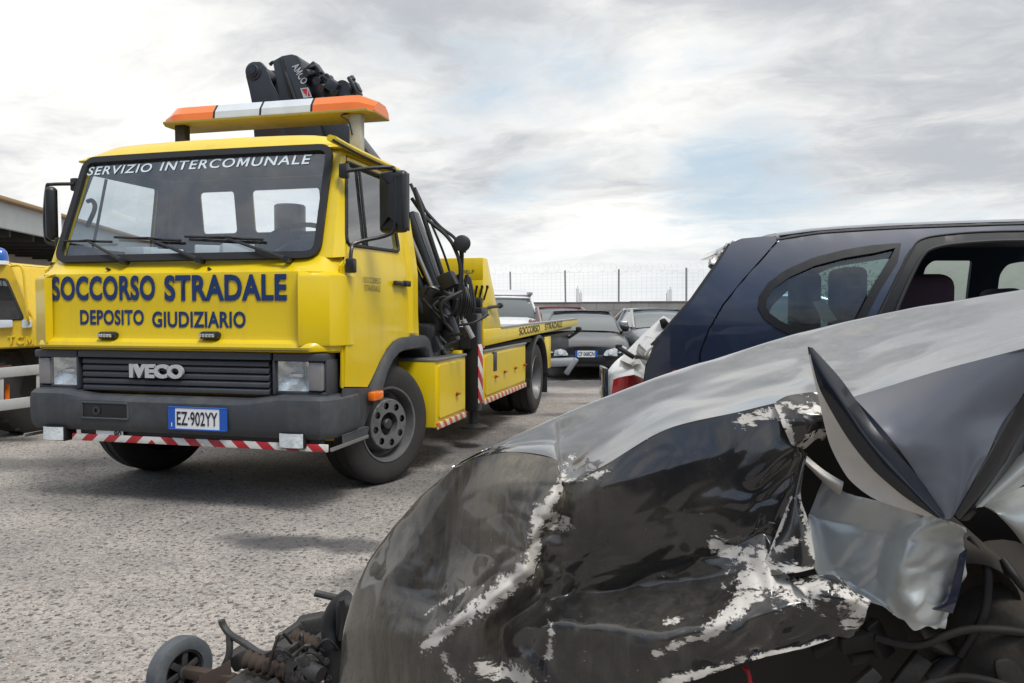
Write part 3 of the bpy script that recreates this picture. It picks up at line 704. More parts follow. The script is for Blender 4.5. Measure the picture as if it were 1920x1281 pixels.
pr.build('plate_frame', M['plateblue'], PL)
# valance with warning tape, fog lamps and the small sign under the bumper
va = MB(); va.box(-.62, .93, .05, .07, .365, .43, .004); va.build('valance', M['black'], T)
tp = MB(); tp.box(-.66, .965, .028, .046, .362, .402, .003); tp.build('warning_tape', M['tape'], T)
for px, sg in ((103, -1), (548, 1)):
    p = tf(px, 826 if sg > 0 else 812, .015); c = (p[0], p[2] - (.0 if sg > 0 else .0))
    fm = MB(); fm.box(c[0] - .078, c[0] + .078, .005, .10, c[1] - .045, c[1] + .045, .012); FM = fm.build('fog_lamp', M['black'], T)
    fl = MB(); fl.grid([[(c[0] + (-.07 + .14 * i / 8), .003 - .010 * (1 - (2 * i / 8 - 1) ** 2), c[1] - .038 + .076 * j / 6) for i in range(9)] for j in range(7)]); fl.build('lens', M['headglass'], FM)
    fr_ = MB(); 0 and fr_.grid([[(c[0] + (-.068 + .136 * i / 8), .012 + .012 * (1 - (2 * i / 8 - 1) ** 2), c[1] - .036 + .072 * j / 6) for i in range(9)] for j in range(7)])
a = tf(182, 823, .04); b = tf(232, 800, .04)
sp = MB(); sp.grid([[(a[0], .034, a[2]), (b[0], .034, a[2])], [(a[0], .034, b[2]), (b[0], .034, b[2])]]); SP = sp.build('speed_sticker', M['platewhite'], T, 0)
text('80', 'sticker_number', M['blacktext'], SP, lambda x, y: (b[0] - .06 + x, .031, a[2] + .012 + y), .05, .04, .02)

# --- wheels
def wheel(root, c, ang, rad=.385, wid=.24, front=True, name='wheel'):
    ax = Vector((math.cos(ang), -math.sin(ang), 0)); c = Vector(c); k = 1 if c.x > 0 else -1
    ax = ax * k; h = wid / 2
    ty = MB(); ty.lathe([(-h, rad * .62), (-h * 1.02, rad * .80), (-h * .92, rad * .95), (-h * .75, rad * .992), (-h * .70, rad * .97), (-h * .66, rad), (-.012, rad), (-.008, rad * .972), (.008, rad * .972), (.012, rad), (h * .66, rad), (h * .70, rad * .97), (h * .75, rad * .992), (h * .92, rad * .95), (h * 1.01, rad * .86), (h * 1.02, rad * .78), (h * .98, rad * .64), (h * .92, rad * .60)], c, ax, 72)
    W = ty.build('wheel', M['tyre'], root, 40)
    rm = MB()
    if front:
        rm.lathe([(h * .90, rad * .635), (h * 1.02, rad * .625), (h * 1.0, rad * .595), (h * .80, rad * .575), (h * .35, rad * .55), (h * .15, rad * .47), (h * .55, rad * .435), (h * .93, rad * .42), (h * .97, rad * .405)], c, ax, 64)
        u = ax.cross(Vector((0, 0, 1))).normalized(); q = ax.cross(u)
        P = lambda a, b: c + ax * (h * .97) + u * a + q * b
        circ = lambda cx, cy, r, n: [(cx + r * math.cos(2 * math.pi * i / n), cy + r * math.sin(2 * math.pi * i / n)) for i in range(n)]
        holes = [circ(rad * .315 * math.cos(2 * math.pi * i / 8 + .2), rad * .315 * math.sin(2 * math.pi * i / 8 + .2), rad * .058, 16) for i in range(8)]
        rm.panel(circ(0, 0, rad * .405, 48), holes + [circ(0, 0, rad * .20, 32)], P, .03)
        rm.lathe([(h * .97, rad * .20), (h * .6, rad * .195)], c, ax, 32)
        rm.build('rim', M['rim'], W, 35)
        hb = MB(); hb.lathe([(h * .3, rad * .44), (h * .32, 0.001)], c, ax, 32); hb.lathe([(h * .3, rad * .10), (h * .9, rad * .09), (h * .96, rad * .07), (h * .97, .001)], c, ax, 24)
        for i in range(8):
            a = 2 * math.pi * i / 8 + .2; p = c + (u * math.cos(a) + q * math.sin(a)) * rad * .315
            hb.lathe([(h * .3, rad * .035), (h * .86, rad * .033), (h * .88, .001)], p, ax, 6)
        hb.build('hub', M['suspension'], W, 35)
        for i in range(8):
            sl = MB(); a = 2 * math.pi * (i + .5) / 8; p = c + (u * math.cos(a) + q * math.sin(a)) * rad * .515 + ax * h * .26
            sl.lathe([(h * .0, rad * .045), (h * .06, .001)], p, ax, 12); sl.build('rim_slot', M['blacktext'], W)
    else:
        rm.lathe([(h * .92, rad * .63), (h * 1.0, rad * .62), (h * .8, rad * .58), (-h * .2, rad * .55), (-h * .3, rad * .42), (-h * .35, rad * .2), (h * .1, rad * .19), (h * .12, .001)], c, ax, 48); rm.build('rim', M['rim'], W, 35)
    return W
wheel(T, (.835, .95, .385), R(21)); wheel(T, (-.835, .95, .385), R(21))
for sg in (1, -1):
    wheel(T, (sg * .995, 4.62, .372), 0, .385, .235, False); wheel(T, (sg * .735, 4.62, .372), 0, .385, .235, False)
ax_ = MB(); ax_.tube([(-.8, .95, .37), (.8, .95, .37)], .05, 10); ax_.tube([(-.9, 4.62, .37), (.9, 4.62, .37)], .07, 10); ax_.lathe([(-.13, .06), (-.1, .16), (.1, .16), (.13, .06)], (0, 4.62, .37), (1, 0, 0), 20)
ax_.box(-.43, -.33, .35, 7.1, .52, .74, .006); ax_.box(.33, .43, .35, 7.1, .52, .74, .006)
ax_.box(-.5, .5, .2, 1.4, .36, .72, .03); ax_.box(-.85, .85, .25, 1.32, .70, .86, .02)
for v in (1.5, 2.4, 3.4, 5.4, 6.8): ax_.box(-.36, .36, v, v + .08, .55, .72, .005)
ax_.build('chassis', M['greydark'], T)
# --- wheel arches, skirts
for sg in (1, -1):
    fl = MB(); arc = [(.505, .555), (.55, .66), (.63, .765), (.74, .865), (.87, .925), (1.0, .945), (1.40, .945), (1.47, .92), (1.52, .85), (1.555, .70), (1.575, .42)]
    inn = [(.60, .56), (.64, .64), (.71, .73), (.80, .80), (.90, .84), (1.0, .855), (1.36, .855), (1.43, .83), (1.465, .77), (1.505, .66), (1.535, .42)]
    fl.grid([[(sg * .95, a[0], a[1]) for a in arc], [(sg * 1.012, a[0] + (b[0] - a[0]) * .08, a[1] + (b[1] - a[1]) * .08) for a, b in zip(arc, inn)], [(sg * 1.025, a[0] + (b[0] - a[0]) * .3, a[1] + (b[1] - a[1]) * .3) for a, b in zip(arc, inn)], [(sg * 1.022, a[0] + (b[0] - a[0]) * .9, a[1] + (b[1] - a[1]) * .9) for a, b in zip(arc, inn)], [(sg * 1.01, b[0], b[1]) for b in inn], [(sg * .60, b[0], b[1]) for b in inn]])
    fl.build('wheel_arch', M['grey'], T, 40)
    lin = MB(); lin.box(sg * .45, sg * .60, .5, 1.6, .42, .9, .02); lin.build('arch_liner', M['blacktext'], T)
    sk = MB(); sk.panel([(.20, .425), (.50, .425), (.545, .52), (.60, .60), (.59, .655), (.50, .66), (.36, .675), (.17, .69), (.15, .6), (.15, .44)], [], lambda a, b: (sg * (.985 - .03 * max(0, (.56 - b) / .14 if b < .56 else 0)), a, b), .05)
    sk.panel([(.15, .385), (.47, .385), (.50, .43), (.15, .43)], [], lambda a, b: (sg * .992, a, b), .05)
    sk.box(sg * .94, sg * .992, .16, .49, .425, .435, .002)
    sk.build('step_skirt', M['grey'], T, 40)
    se_ = MB(); se_.box(sg * .985, sg * .998, .02, .48, .368, .388, .003); se_.build('step_edge', M['steel'], T)
    om = MB(); om.box(sg * 1.0, sg * 1.045, .46, .60, .585, .640, .012); om.build('side_marker', M['orange'], T)
# --- mirrors
for sg in (1, -1):
    mm = MB()
    if sg > 0:
        tl, tr, br, bl = [Vector(tf(*p, .42)) for p in ((712, 320), (766, 322), (766, 438), (712, 436))]
        X = (tr - tl); Y = (bl - tl); ctr = (tl + br) / 2; hw = X.length / 2; hh = Y.length / 2; tilt = 0
        arms = [[tf(645, 321, .30), tf(700, 315, .36), tf(735, 314, .40), tf(739, 320, .385)], [tf(657, 498, .22), tf(659, 468, .24), tf(668, 455, .28), tf(720, 443, .36), tf(738, 432, .375), tf(740, 400, .375), tf(741, 330, .375)]]
        feet = [tf(643, 320, .30), tf(656, 498, .21)]
    else:
        ctr = Vector(tf(99, 402, .35)); hw = .085; hh = .165; tilt = .75
        arms = [[tf(140, 345, .33), tf(96, 346, .33), tf(88, 352, .33), tf(84, 400, .33), tf(86, 445, .33), tf(92, 455, .33), tf(110, 457, .33)]]
        feet = [tf(139, 346, .34), tf(110, 457, .28)]
    mx = Matrix.Translation(ctr) @ Matrix.Rotation(-sg * R(8) if sg > 0 else R(-52), 4, 'Z')
    mm.box(-hw, hw, -.035, .035, -hh, hh, .03, mx, 4)
    if sg > 0:
        mm.grid([[mx @ Vector((-hw * .8 * k, -.033 - .03 * (1 - abs(k)), j * hh * .85 * (1 - .4 * (1 - abs(k))))) for k in (-1, -.4, -.06, 0, .06, .4, 1)] for j in (-1, -.4, .4, 1)])
    MI = mm.build('mirror', M['black'], T, 40)
    gm_ = MB(); gm_.grid([[mx @ Vector((x, .037, z)) for x in (-hw * .9, hw * .9)] for z in (-hh * .93, hh * .93)]); gm_.build('mirror_glass', M['chrome'], MI)
    ar = MB()
    for p in arms: ar.tube(p, .011, 8, smooth=4)
    for f in feet: ar.box(f[0] - .025, f[0] + .025, f[1] - .01, f[1] + .04, f[2] - .04, f[2] + .04, .01)
    ar.build('mirror_arm', M['black'], MI)
# --- light bar on its tray
lb = MB(); V0, V1 = 1.0, 1.29; ZB = 2.43
tr_ = [(-.835, ZB - .01), (.80, ZB - .01)]
lb.prism([(-.765, V0), (.765, V0), (.80, V0 + .06), (.80, V1), (-.80, V1), (-.80, V0 + .06)], lambda a, b: (a, b, 2.404), lambda a, b: (a, b, 2.417), .004)
lb.box(-.765, .765, V0 - .008, V0, 2.404, 2.424, .003)
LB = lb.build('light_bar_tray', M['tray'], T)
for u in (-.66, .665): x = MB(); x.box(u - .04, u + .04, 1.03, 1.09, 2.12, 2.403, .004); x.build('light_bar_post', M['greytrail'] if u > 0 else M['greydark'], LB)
def lbseg(u0, u1, name, m, e0=0, e1=0, parent=LB):
    s = MB(); prof = [(V0 + .003, 2.420), (V0 + .010, 2.472), (V0 + .05, 2.527), (V0 + .12, 2.537), (V1 - .06, 2.534), (V1 - .01, 2.477), (V1, 2.420)]
    rows = []
    for k in range(9):
        t = k / 8; u = u0 + (u1 - u0) * t; sc = 1.0
        d0 = (u - u0) if e0 else 9; d1 = (u1 - u) if e1 else 9; d = min(d0, d1)
        z_ = 1 if d > .11 else .62 + .38 * d / .11
        sh = 0 if d > .11 else (1 - d / .11) * .05
        rows.append([(u, v + (sh if i < 3 else 0), 2.420 + (z - 2.420) * z_) for i, (v, z) in enumerate(prof)])
    s.grid(rows)
    for r in (rows[0], rows[-1]): s.add(r, [tuple(range(len(r)))])
    return s.build(name, m, parent, 25)
U = [tf(x, 222, V0)[0] for x in (306, 400, 487, 583, 720)]
lbseg(-.795, U[1] - .008, 'amber_lens', M['orange'], 1, 0); lbseg(U[3] + .008, .795, 'amber_lens', M['orange'], 0, 1)
lbseg(U[1] + .008, U[2] - .008, 'clear_lens', M['whitelens']); lbseg(U[2] + .008, U[3] - .008, 'clear_lens', M['whitelens'])
for u in U[1:4]: lbseg(u - .008, u + .008, 'joint_band', M['rubber'])
cbm = MB(); cbm.tube([(.63, 1.02, 2.403), (.58, 1.0, 2.385), (.63, 1.01, 2.35), (.65, 1.02, 2.26)], .006, 6, smooth=4); cbm.build('cable', M['rubber'], LB)

# --- cab interior
it = MB(); it.box(-.90, .90, .30, 1.28, .90, .93, .01); it.box(-.86, .86, .235, .50, 1.22, 1.40, .05, seg=3); it.box(-.93, .93, .24, .26, .95, 1.36, 0)
it.grid([[(-.86, .42, 2.035), (.86, .42, 2.035)], [(-.86, 1.22, 2.05), (.86, 1.22, 2.05)]])
it.build('cab_interior', M['interior'], T)
lw = MB(); lw.panel([(-.95, .90), (.95, .90), (.96, 1.4), (.88, 2.04), (-.88, 2.04), (-.96, 1.4)], [round_poly([(-.66, 1.67), (-.37, 1.67), (-.37, 1.965), (-.66, 1.965)], .03), round_poly([(-.235, 1.67), (.30, 1.67), (.30, 1.965), (-.235, 1.965)], .03)], lambda a, b: (a, 1.315 - .12 * max(0, (b - 1.2)), b), .09)
for sg in (1, -1): lw.panel([(.26, .75), (1.25, .93), (1.22, 1.4), (1.17, 2.03), (.44, 2.03), (.25, 1.42)], [grow(WINR if sg > 0 else WINL, -.022)], lambda a, b: (sg * (su(b) - .034), a, b), .09)
lw.build('cab_lining', M['interior'], T)
for u in (-.50, .42):
    s = MB(); hr = u > 0; s.box(u - .24, u + .24, .62, 1.10, 1.02, 1.16, .05, seg=3); mx = Matrix.Translation((u, 1.10, 1.12)) @ Matrix.Rotation(R(-9), 4, 'X'); s.box(-.23, .23, -.07, .05, 0, .52 if hr else .38, .05, mx, 3)
    if hr: s.box(-.11, .11, -.05, .03, .53, .72, .04, mx, 3)
    s.build('seat', M['seat'], T)
st = MB(); c = Vector((.44, .60, 1.53)); ax = Vector((0, -.60, .80)).normalized(); u_ = Vector((1, 0, 0)); q_ = ax.cross(u_)
st.tube([c + (u_ * math.cos(a) + q_ * math.sin(a)) * .21 for a in [2 * math.pi * k / 32 for k in range(33)]], .016, 8, caps=False)
for a in (0, 2.1, 4.2): st.tube([c, c + (u_ * math.cos(a) + q_ * math.sin(a)) * .21], .012, 6)
st.tube([c, c - ax * .4], .03, 8); st.build('steering_wheel', M['rubber'], T)
random.seed(3)
for k in range(4):
    pa_ = MB(); x = -.42 + k * .22 + random.uniform(-.03, .03); mx = Matrix.Translation((x, .32 + random.uniform(0, .08), 1.41)) @ Matrix.Rotation(random.uniform(-1, 1), 4, 'Z') @ Matrix.Rotation(random.uniform(-.25, .25), 4, 'X')
    pa_.box(-.09, .09, -.05, .05, 0, random.uniform(.05, .11), .004); o = pa_.build('paper_bundle', M['white'], None); o.matrix_world = Matrix.Translation(TO) @ Matrix.Rotation(-TH, 4, 'Z') @ mx
    tag(o, 'bundle of white papers on the dashboard behind the yellow truck windscreen', 'papers', 'papers on the dashboard')
gp = MB(); gp.tube([tf(163, 425, .45), tf(175, 400, .45), tf(178, 385, .45), tf(172, 376, .45), tf(164, 378, .45)], .014, 8, smooth=4); gp.build('grab_handle', M['rubber'], T)
# --- tool boxes, outriggers, bed
def toolbox(v0, v1, z0, z1, locks, u0=.66, u1=1.12, hatch=None, strip=True):
    b = MB(); b.box(u0, u1, v0, v1, z0, z1, .008); B = b.build('tool_box', M['yellow'], T)
    t = MB(); t.box(u0, u1 + .012, v0 - .004, v1 + .004, z1 - .001, z1 + .018, .004); t.build('box_lid_edge', M['steel'], B)
    p = MB(); p.panel(round_poly([(v0 + .05, z0 + .06), (v1 - .05, z0 + .06), (v1 - .05, z1 - .03), (v0 + .05, z1 - .03)], .02), [], lambda a, c: (u1 + .006, a, c), .2); p.build('box_door', M['yellow'], B, thick=.01, off=0)
    s = MB(); s.box(u1 + .002, u1 + .013, v0 + .01, v1 - .01, z0 - .012, z0 + .032, .002); s.build('warning_tape', M['tape_side'], B)
    for v, z in locks:
        l = MB(); l.lathe([(0, .015), (.018, .014), (.022, .001)], (u1 + .008, v, z), (1, 0, 0), 14); l.box(u1 + .022, u1 + .04, v - .022, v + .022, z - .005, z + .007, .003); l.build('lock', M['redlock'], B)
    return B
toolbox(1.30, 1.98, .307, .765, [(1.72, .50)])
toolbox(2.47, 4.03, .340, .765, [(ts(926, 706, 1.12)[1], ts(926, 706, 1.12)[2]), (ts(943, 697, 1.12)[1], ts(943, 697, 1.12)[2]), (ts(963, 690, 1.12)[1], ts(963, 690, 1.12)[2]), (ts(980, 684, 1.12)[1], ts(980, 684, 1.12)[2])])
hb = MB(); a = ts(926, 678, 1.12); hb.box(1.122, 1.134, a[1] - .06, a[1] + .06, a[2] - .085, a[2] + .085, .01); hb.build('vent_grille', M['black'], T)
sb = MB(); sb.box(.2, 1.10, 2.47, 7.2, .772, .81, .004); sb.build('subframe', M['greydark'], T)
b = MB(); b.box(.75, 1.11, 5.10, 5.45, .42, .80, .01); b.build('rear_side_box', M['yellow'], T)
# rear mudguard
for sg in (1, -1):
    mg = MB(); prof = []
    mg.lathe([(-.17, .455), (.17, .455), (.18, .445), (.18, .425), (.165, .42), (-.17, .425), (-.17, .455)], (sg * .97, 4.62, .385), (1, 0, 0), 28, 0, 180, ref=(0, 1, 0))
    for q in (-1, 1): mg.box(sg * .80, sg * 1.14, 4.62 + q * .452 - .008, 4.62 + q * .452 + .008, .16 if q > 0 else .30, .40, .002)
    mg.build('mudguard', M['black'], T, 40)
# bed with side rails
bd = MB(); bd.box(-1.05, 1.05, 2.50, 7.30, .84, .90, .004)
for k in range(20): bd.box(-1.0, 1.0, 2.75 + k * .22, 2.80 + k * .22, .895, .915, .004)
bd.build('deck', M['greytrail'], T)
for sg in (1, -1):
    rl = MB(); rl.prism([(2.46, .815), (7.30, .895), (7.30, .985), (3.0, .955), (2.46, .955)], lambda a, c: (sg * 1.06, a, c), lambda a, c: (sg * 1.13, a, c), .005); RL = rl.build('side_rail', M['yellow'], T)
    te = MB(); te.box(sg * 1.04, sg * 1.135, 3.02, 7.28, .955, .957, 0)
    tb = MB(); tb.prism([(3.02, .953), (7.28, .984), (7.28, .994), (3.02, .966)], lambda a, c: (sg * 1.055, a, c), lambda a, c: (sg * 1.137, a, c)); tb.build('rail_edge', M['steel'], RL)
    if sg > 0:
        v0, v1, v2, v3 = [ts(x, 620, 1.133)[1] for x in (974, 1012, 1022, 1054)]
        for tx, p, q in (('SOCCORSO', v0, v1), ('STRADALE', v2, v3)):
            text(tx, 'rail_lettering', M['darktext'], RL, lambda x, y, p=p: (1.1335, p + x, .855 + (p + x - 3.0) * .0135 + y), q - p, .078, .016)
    # headboard post
    hp = MB(); hp.prism([(2.46, .80), (2.46, 1.545), (2.585, 1.545), (3.05, .957), (2.95, .90), (2.75, .86)], lambda a, c: (sg * 1.065, a, c), lambda a, c: (sg * 1.125, a, c), .006)
    hp.prism([(1.0, .80), (1.0, 1.37), (1.124, 1.37), (1.124, .80)], lambda a, c: (sg * a, 2.458, c), lambda a, c: (sg * a, 2.51, c), .004)
    hp.build('headboard_post', M['yellow'], T)
cb = MB(); cb.box(-1.124, 1.124, 2.456, 2.57, 1.362, 1.548, .008); CB = cb.build('headboard_beam', M['yellow'], T)
text('MELF', 'maker_mark', M['greytext'], CB, lambda x, y: (.93 + x, 2.4535, 1.42 + y), .12, .028, .01)
rb = MB(); a = ts(1032, 630, 1.0); rb.box(.55, 1.06, 5.5, 7.0, .60, .80, .01); rb.box(-1.06, -.55, 5.5, 7.0, .60, .80, .01); rb.tube([(1.06, 6.98, .72), (1.2, 7.0, .82)], .02, 8); rb.box(1.16, 1.24, 6.96, 7.04, .80, .88, .02); rb.build('rear_lamp_board', M['black'], T)
# outrigger
og = MB(); og.box(-1.05, 1.10, 2.20, 2.36, .80, .98, .01); og.box(1.03, 1.145, 2.22, 2.36, .30, 1.09, .012); og.tube([(1.09, 2.29, .30), (1.09, 2.29, .20)], .04, 12)
og.lathe([(0, .12), (.012, .12), (.03, .06), (.04, .001)], (1.09, 2.29, .165), (0, 0, 1), 24); og.box(-1.145, -1.03, 2.22, 2.36, .30, 1.09, .012)
OG = og.build('outrigger', M['black'], T)
os_ = MB(); os_.box(1.147, 1.152, 2.225, 2.355, .37, .84, .001); os_.build('warning_tape', M['tape_post'], OG)
of = MB(); of.box(1.03, 1.145, 2.212, 2.217, .37, .80, .001)
yb = MB(); yb.box(.98, 1.06, 2.02, 2.10, .33, .80, .006); yb.box(1.05, 1.11, 2.41, 2.455, .86, 1.02, .006); yb.build('bracket', M['yellow'], T)
# control bank
cl = MB(); a = ts(905, 590, 1.10); cl.box(.86, 1.14, 2.36, 2.56, 1.06, 1.14, .012); cl.box(.95, 1.12, 2.40, 2.54, 1.14, 1.22, .015)
for k in range(6): cl.tube([(.93 + k * .04, 2.46, 1.2), (.94 + k * .045, 2.44, 1.30)], .008, 6); cl.lathe([(-.015, .001), (-.012, .012), (.012, .012), (.015, .001)], (.94 + k * .045, 2.44, 1.305), (0, 0, 1), 8)
cl.tube([ts(905, 578, 1.10), ts(937, 574, 1.18)], .014, 8); p = ts(938, 573, 1.18); cl.lathe([(-.03, .001), (-.02, .025), (.02, .025), (.03, .001)], p, (0, 1, .1), 10)
cl.build('crane_control', M['black'], T)
# --- crane folded behind the cab
V = 1.72
K = lambda x, y, v=V: Vector(tf(x, y, v))
cr = MB(); cr.box(-.55, 1.02, 1.48, 2.16, .80, 1.02, .03); cr.lathe([(0, .24), (.10, .22), (.14, .14), (.66, .10), (.68, .09), (.70, .12), (.93, .12), (.94, .11), (.94, .001)], (-.27, 1.82, 1.0), (0, 0, 1), 28)
cr.box(.72, 1.04, 1.62, 2.12, .95, 1.30, .04); cr.box(.62, 1.02, 1.5, 1.95, .70, .86, .02)
CR = cr.build('crane_base', M['black'], T)
# main boom from the base up to the top left knuckle
b1 = MB(); kn = K(496, 147, 1.80); foot = Vector((.92, 1.80, 1.22))
b1.obox(foot + Vector((-.12, 0, 0)), Vector((-.30, 1.80, 2.72)), .16, .18, .02, up=(0, 1, 0)); b1.build('main_boom', M['crane'], T)
# right hand diagonals: lifting cylinder, struts and hoses seen beside the cab
dg = MB()
for p, q, r in (((768, 402), (836, 590), .036), ((770, 455), (842, 600), .032), ((777, 355), (838, 540), .018), ((771, 500), (820, 610), .040), ((775, 560), (812, 620), .05)):
    dg.tube([K(*p, 1.62), K(*q, 1.72)], r, 12)
dg.obox(K(770, 400, 1.78), K(846, 600, 1.80), .09, .12, .015, up=(0, 1, 0))
dg.tube([K(836, 588, 1.72), K(852, 632, 1.75)], .05, 12); dg.tube([K(832, 582, 1.66), K(838, 594, 1.66)], .05, 14)
dg.build('lifting_cylinder', M['crane'], T)
sr = MB(); sr.tube([K(768, 440, 1.58), K(826, 578, 1.66)], .016, 10); sr.tube([K(868, 600, 1.66), K(886, 634, 1.68)], .022, 10); sr.build('cylinder_rod', M['steel'], T)
mess = MB(); random.seed(11)
for k in range(22):
    x = random.uniform(806, 872); y = random.uniform(520, 650); p = K(x, y, random.uniform(1.5, 1.9))
    if k % 3 == 0: mess.box(-.06, .06, -.05, .05, -.05, .06, .012, Matrix.Translation(p) @ Matrix.Rotation(random.uniform(-.8, .8), 4, Vector((0, 1, 0))))
    else:
        q = p + Vector((random.uniform(-.25, .2), random.uniform(-.1, .1), random.uniform(-.25, .25))); m_ = (p + q) / 2 + Vector((random.uniform(-.1, .1), -.06, random.uniform(-.05, .15)))
        mess.tube([p, m_, q], random.uniform(.010, .018), 6, smooth=5)
for k in range(10):
    x = 838 + k * 4; mess.tube([K(x, 535 + (k % 3) * 6, 1.72), K(x + 6, 515 + (k % 4) * 5, 1.74), K(x + 16, 545 + k * 3, 1.7), K(x + 10, 590, 1.7)], .011, 6, smooth=5)
mess.build('hydraulic_fittings', M['black'], T)
# work lamp on its rod and the long looping hoses
hs = MB()
hs.tube([K(770, 345, 1.7), K(790, 385, 1.7), K(825, 425, 1.7), K(855, 450, 1.7), K(866, 490, 1.7), K(862, 560, 1.7)], .012, 8, smooth=6)
hs.tube([K(772, 372, 1.66), K(800, 410, 1.66), K(835, 440, 1.66), K(852, 465, 1.66), K(863, 505, 1.66), K(855, 575, 1.66), K(842, 590, 1.66)], .014, 8, smooth=6)
hs.tube([K(778, 352, 1.7), K(800, 400, 1.7), K(830, 470, 1.7), K(846, 520, 1.7)], .009, 8, smooth=6)
hs.build('hose', M['rubber'], T)
lm = MB(); c = K(867, 458, 1.68); lm.lathe([(-.04, .001), (-.035, .035), (-.01, .056), (.03, .062), (.035, .05), (.035, .001)], c, (.25, -1, .1), 20); lm.tube([c + Vector((0, 0, -.05)), K(866, 520, 1.7), K(865, 600, 1.72)], .012, 8); lm.tube([c + Vector((0, .02, -.06)), c + Vector((0, .02, 0))], .022, 8)
lm.build('work_lamp', M['black'], T)
# knuckle, folded outer boom and winch above the light bar
V2 = 1.80
kb = MB()
for dv in (-.11, .11):
    pl = [(478, 152), (480, 135), (490, 125), (505, 125), (514, 135), (522, 160), (540, 195), (560, 300), (496, 300), (489, 200), (484, 176)]
    kb.prism(pl, lambda x, y, dv=dv: K(x, y, V2) + Vector((0, dv - .02, 0)), lambda x, y, dv=dv: K(x, y, V2) + Vector((0, dv + .02, 0)), .008)
c = K(493, 143, V2)
kb.lathe([(-.15, .001), (-.15, .045), (-.14, .05), (-.135, .068), (.15, .068)], c, (0, 1, 0), 28); kb.lathe([(-.152, .03), (-.156, .03), (-.157, .001)], c, (0, 1, 0), 20)
KB = kb.build('boom_knuckle', M['crane'], T)
ob = MB(); p0 = K(548, 113, V2); p1 = K(574, 112, V2); 
pl = [(527, 124), (545, 114), (562, 111), (573, 114), (579, 122), (597, 196), (640, 320), (560, 320), (541, 196)]
ob.prism(pl, lambda x, y: K(x, y, V2) + Vector((0, -.13, 0)), lambda x, y: K(x, y, V2) + Vector((0, .12, 0)), .012)
OB = ob.build('outer_boom', M['crane'], T)
rb_ = MB(); rb_.prism([(541, 120), (545, 118), (566, 196), (561, 196)], lambda x, y: K(x, y, V2) + Vector((0, -.146, 0)), lambda x, y: K(x, y, V2) + Vector((0, -.12, 0)), .003)
rb_.tube([K(506, 122, V2 - .1), K(512, 117, V2 - .1), K(522, 119, V2 - .1), K(532, 132, V2 - .12), K(540, 150, V2 - .14), K(556, 196, V2 - .14)], .013, 8, smooth=5)
rb_.build('boom_rib', M['rubber'], OB)
a0 = K(547, 125, V2 - .135); a1 = K(566, 160, V2 - .135); dx = (a1 - a0).normalized(); dy = Vector((-dx.z, 0, dx.x)); dy = dy if dy.x > 0 else -dy
text('AMCO', 'boom_lettering', M['badge'], OB, lambda x, y: a0 + dx * x + dy * y + Vector((0, 0, 0)), (a1 - a0).length, .060, .022, 0, 0, 1.1)
lg = MB(); q = [K(*p, V2 - .136) for p in ((563, 166), (578, 164), (585, 182), (569, 184))]; lg.grid([[q[0], q[1]], [q[3], q[2]]]); LG = lg.build('maker_emblem', M['badge'], OB, 0)
lr = MB(); e = Vector((0, -.002, 0)); A, B_, C_, D = q; lr.add([A.lerp(B_, .12) + e + (D - A) * .1, A.lerp(B_, .85) + e + (D - A) * .1, A.lerp(D, .85).lerp(B_.lerp(C_, .85), .45) + e], [(0, 1, 2)]); lr.add([B_.lerp(C_, .25).lerp(A.lerp(D, .25), .12) + e, B_.lerp(C_, .88).lerp(A.lerp(D, .88), .12) + e, B_.lerp(C_, .88).lerp(A.lerp(D, .88), .42) + e], [(0, 1, 2)]); lr.build('emblem_mark', M['red'], LG, 0)
hw = MB(); random.seed(5)
for k in range(13):
    t = k / 12; x = 584 + 46 * t + random.uniform(-3, 3); y = 136 + 34 * t + random.uniform(-5, 5); p = K(x, y, V2 - random.uniform(-.05, .12))
    if k % 2: hw.box(-.05, .05, -.05, .05, -.035, .05, .012, Matrix.Translation(p) @ Matrix.Rotation(.6 + random.uniform(-.4, .4), 4, Vector((0, 1, 0))))
    else: hw.lathe([(-.07, .001), (-.07, .03), (.07, .03), (.07, .001)], p, (random.uniform(-.3, .3), 1, random.uniform(-.5, .5)), 12)
hw.tube([K(582, 128, V2 - .08), K(592, 124, V2 - .1), K(597, 132, V2 - .1), K(594, 142, V2 - .08)], .013, 8, smooth=6)
hw.tube([K(598, 150, V2 - .1), K(612, 140, V2 - .12), K(622, 152, V2 - .12), K(630, 160, V2 - .1), K(632, 176, V2 - .1)], .011, 8, smooth=6)
hw.tube([K(605, 142, V2 - .12), K(618, 152, V2 - .12), K(634, 172, V2 - .1)], .012, 8, smooth=6)
hw.obox(K(585, 150, V2), K(640, 200, V2), .16, .14, .02, up=(0, 1, 0)); hw.obox(K(600, 200, V2), K(700, 330, V2), .22, .2, .02, up=(0, 1, 0))
hw.build('boom_valve_block', M['crane'], T)
wn = MB(); wn.obox(K(636, 176, V2), K(672, 168, V2), .10, .07, .02, up=(0, 1, 0)); wn.lathe([(-.10, .001), (-.10, .06), (.10, .06), (.10, .001)], K(652, 172, V2), (0, 1, 0), 18)
c = K(663, 160, V2); wn.obox(K(657, 147, V2), K(674, 178, V2), .03, .10, .01, up=(0, 1, 0)); wn.obox(K(668, 156, V2), K(676, 172, V2), .02, .06, .008, up=(0, 1, 0)); wn.tube([K(657, 146, V2), K(661, 152, V2)], .03, 8); wn.build('winch_head', M['crane'], T)
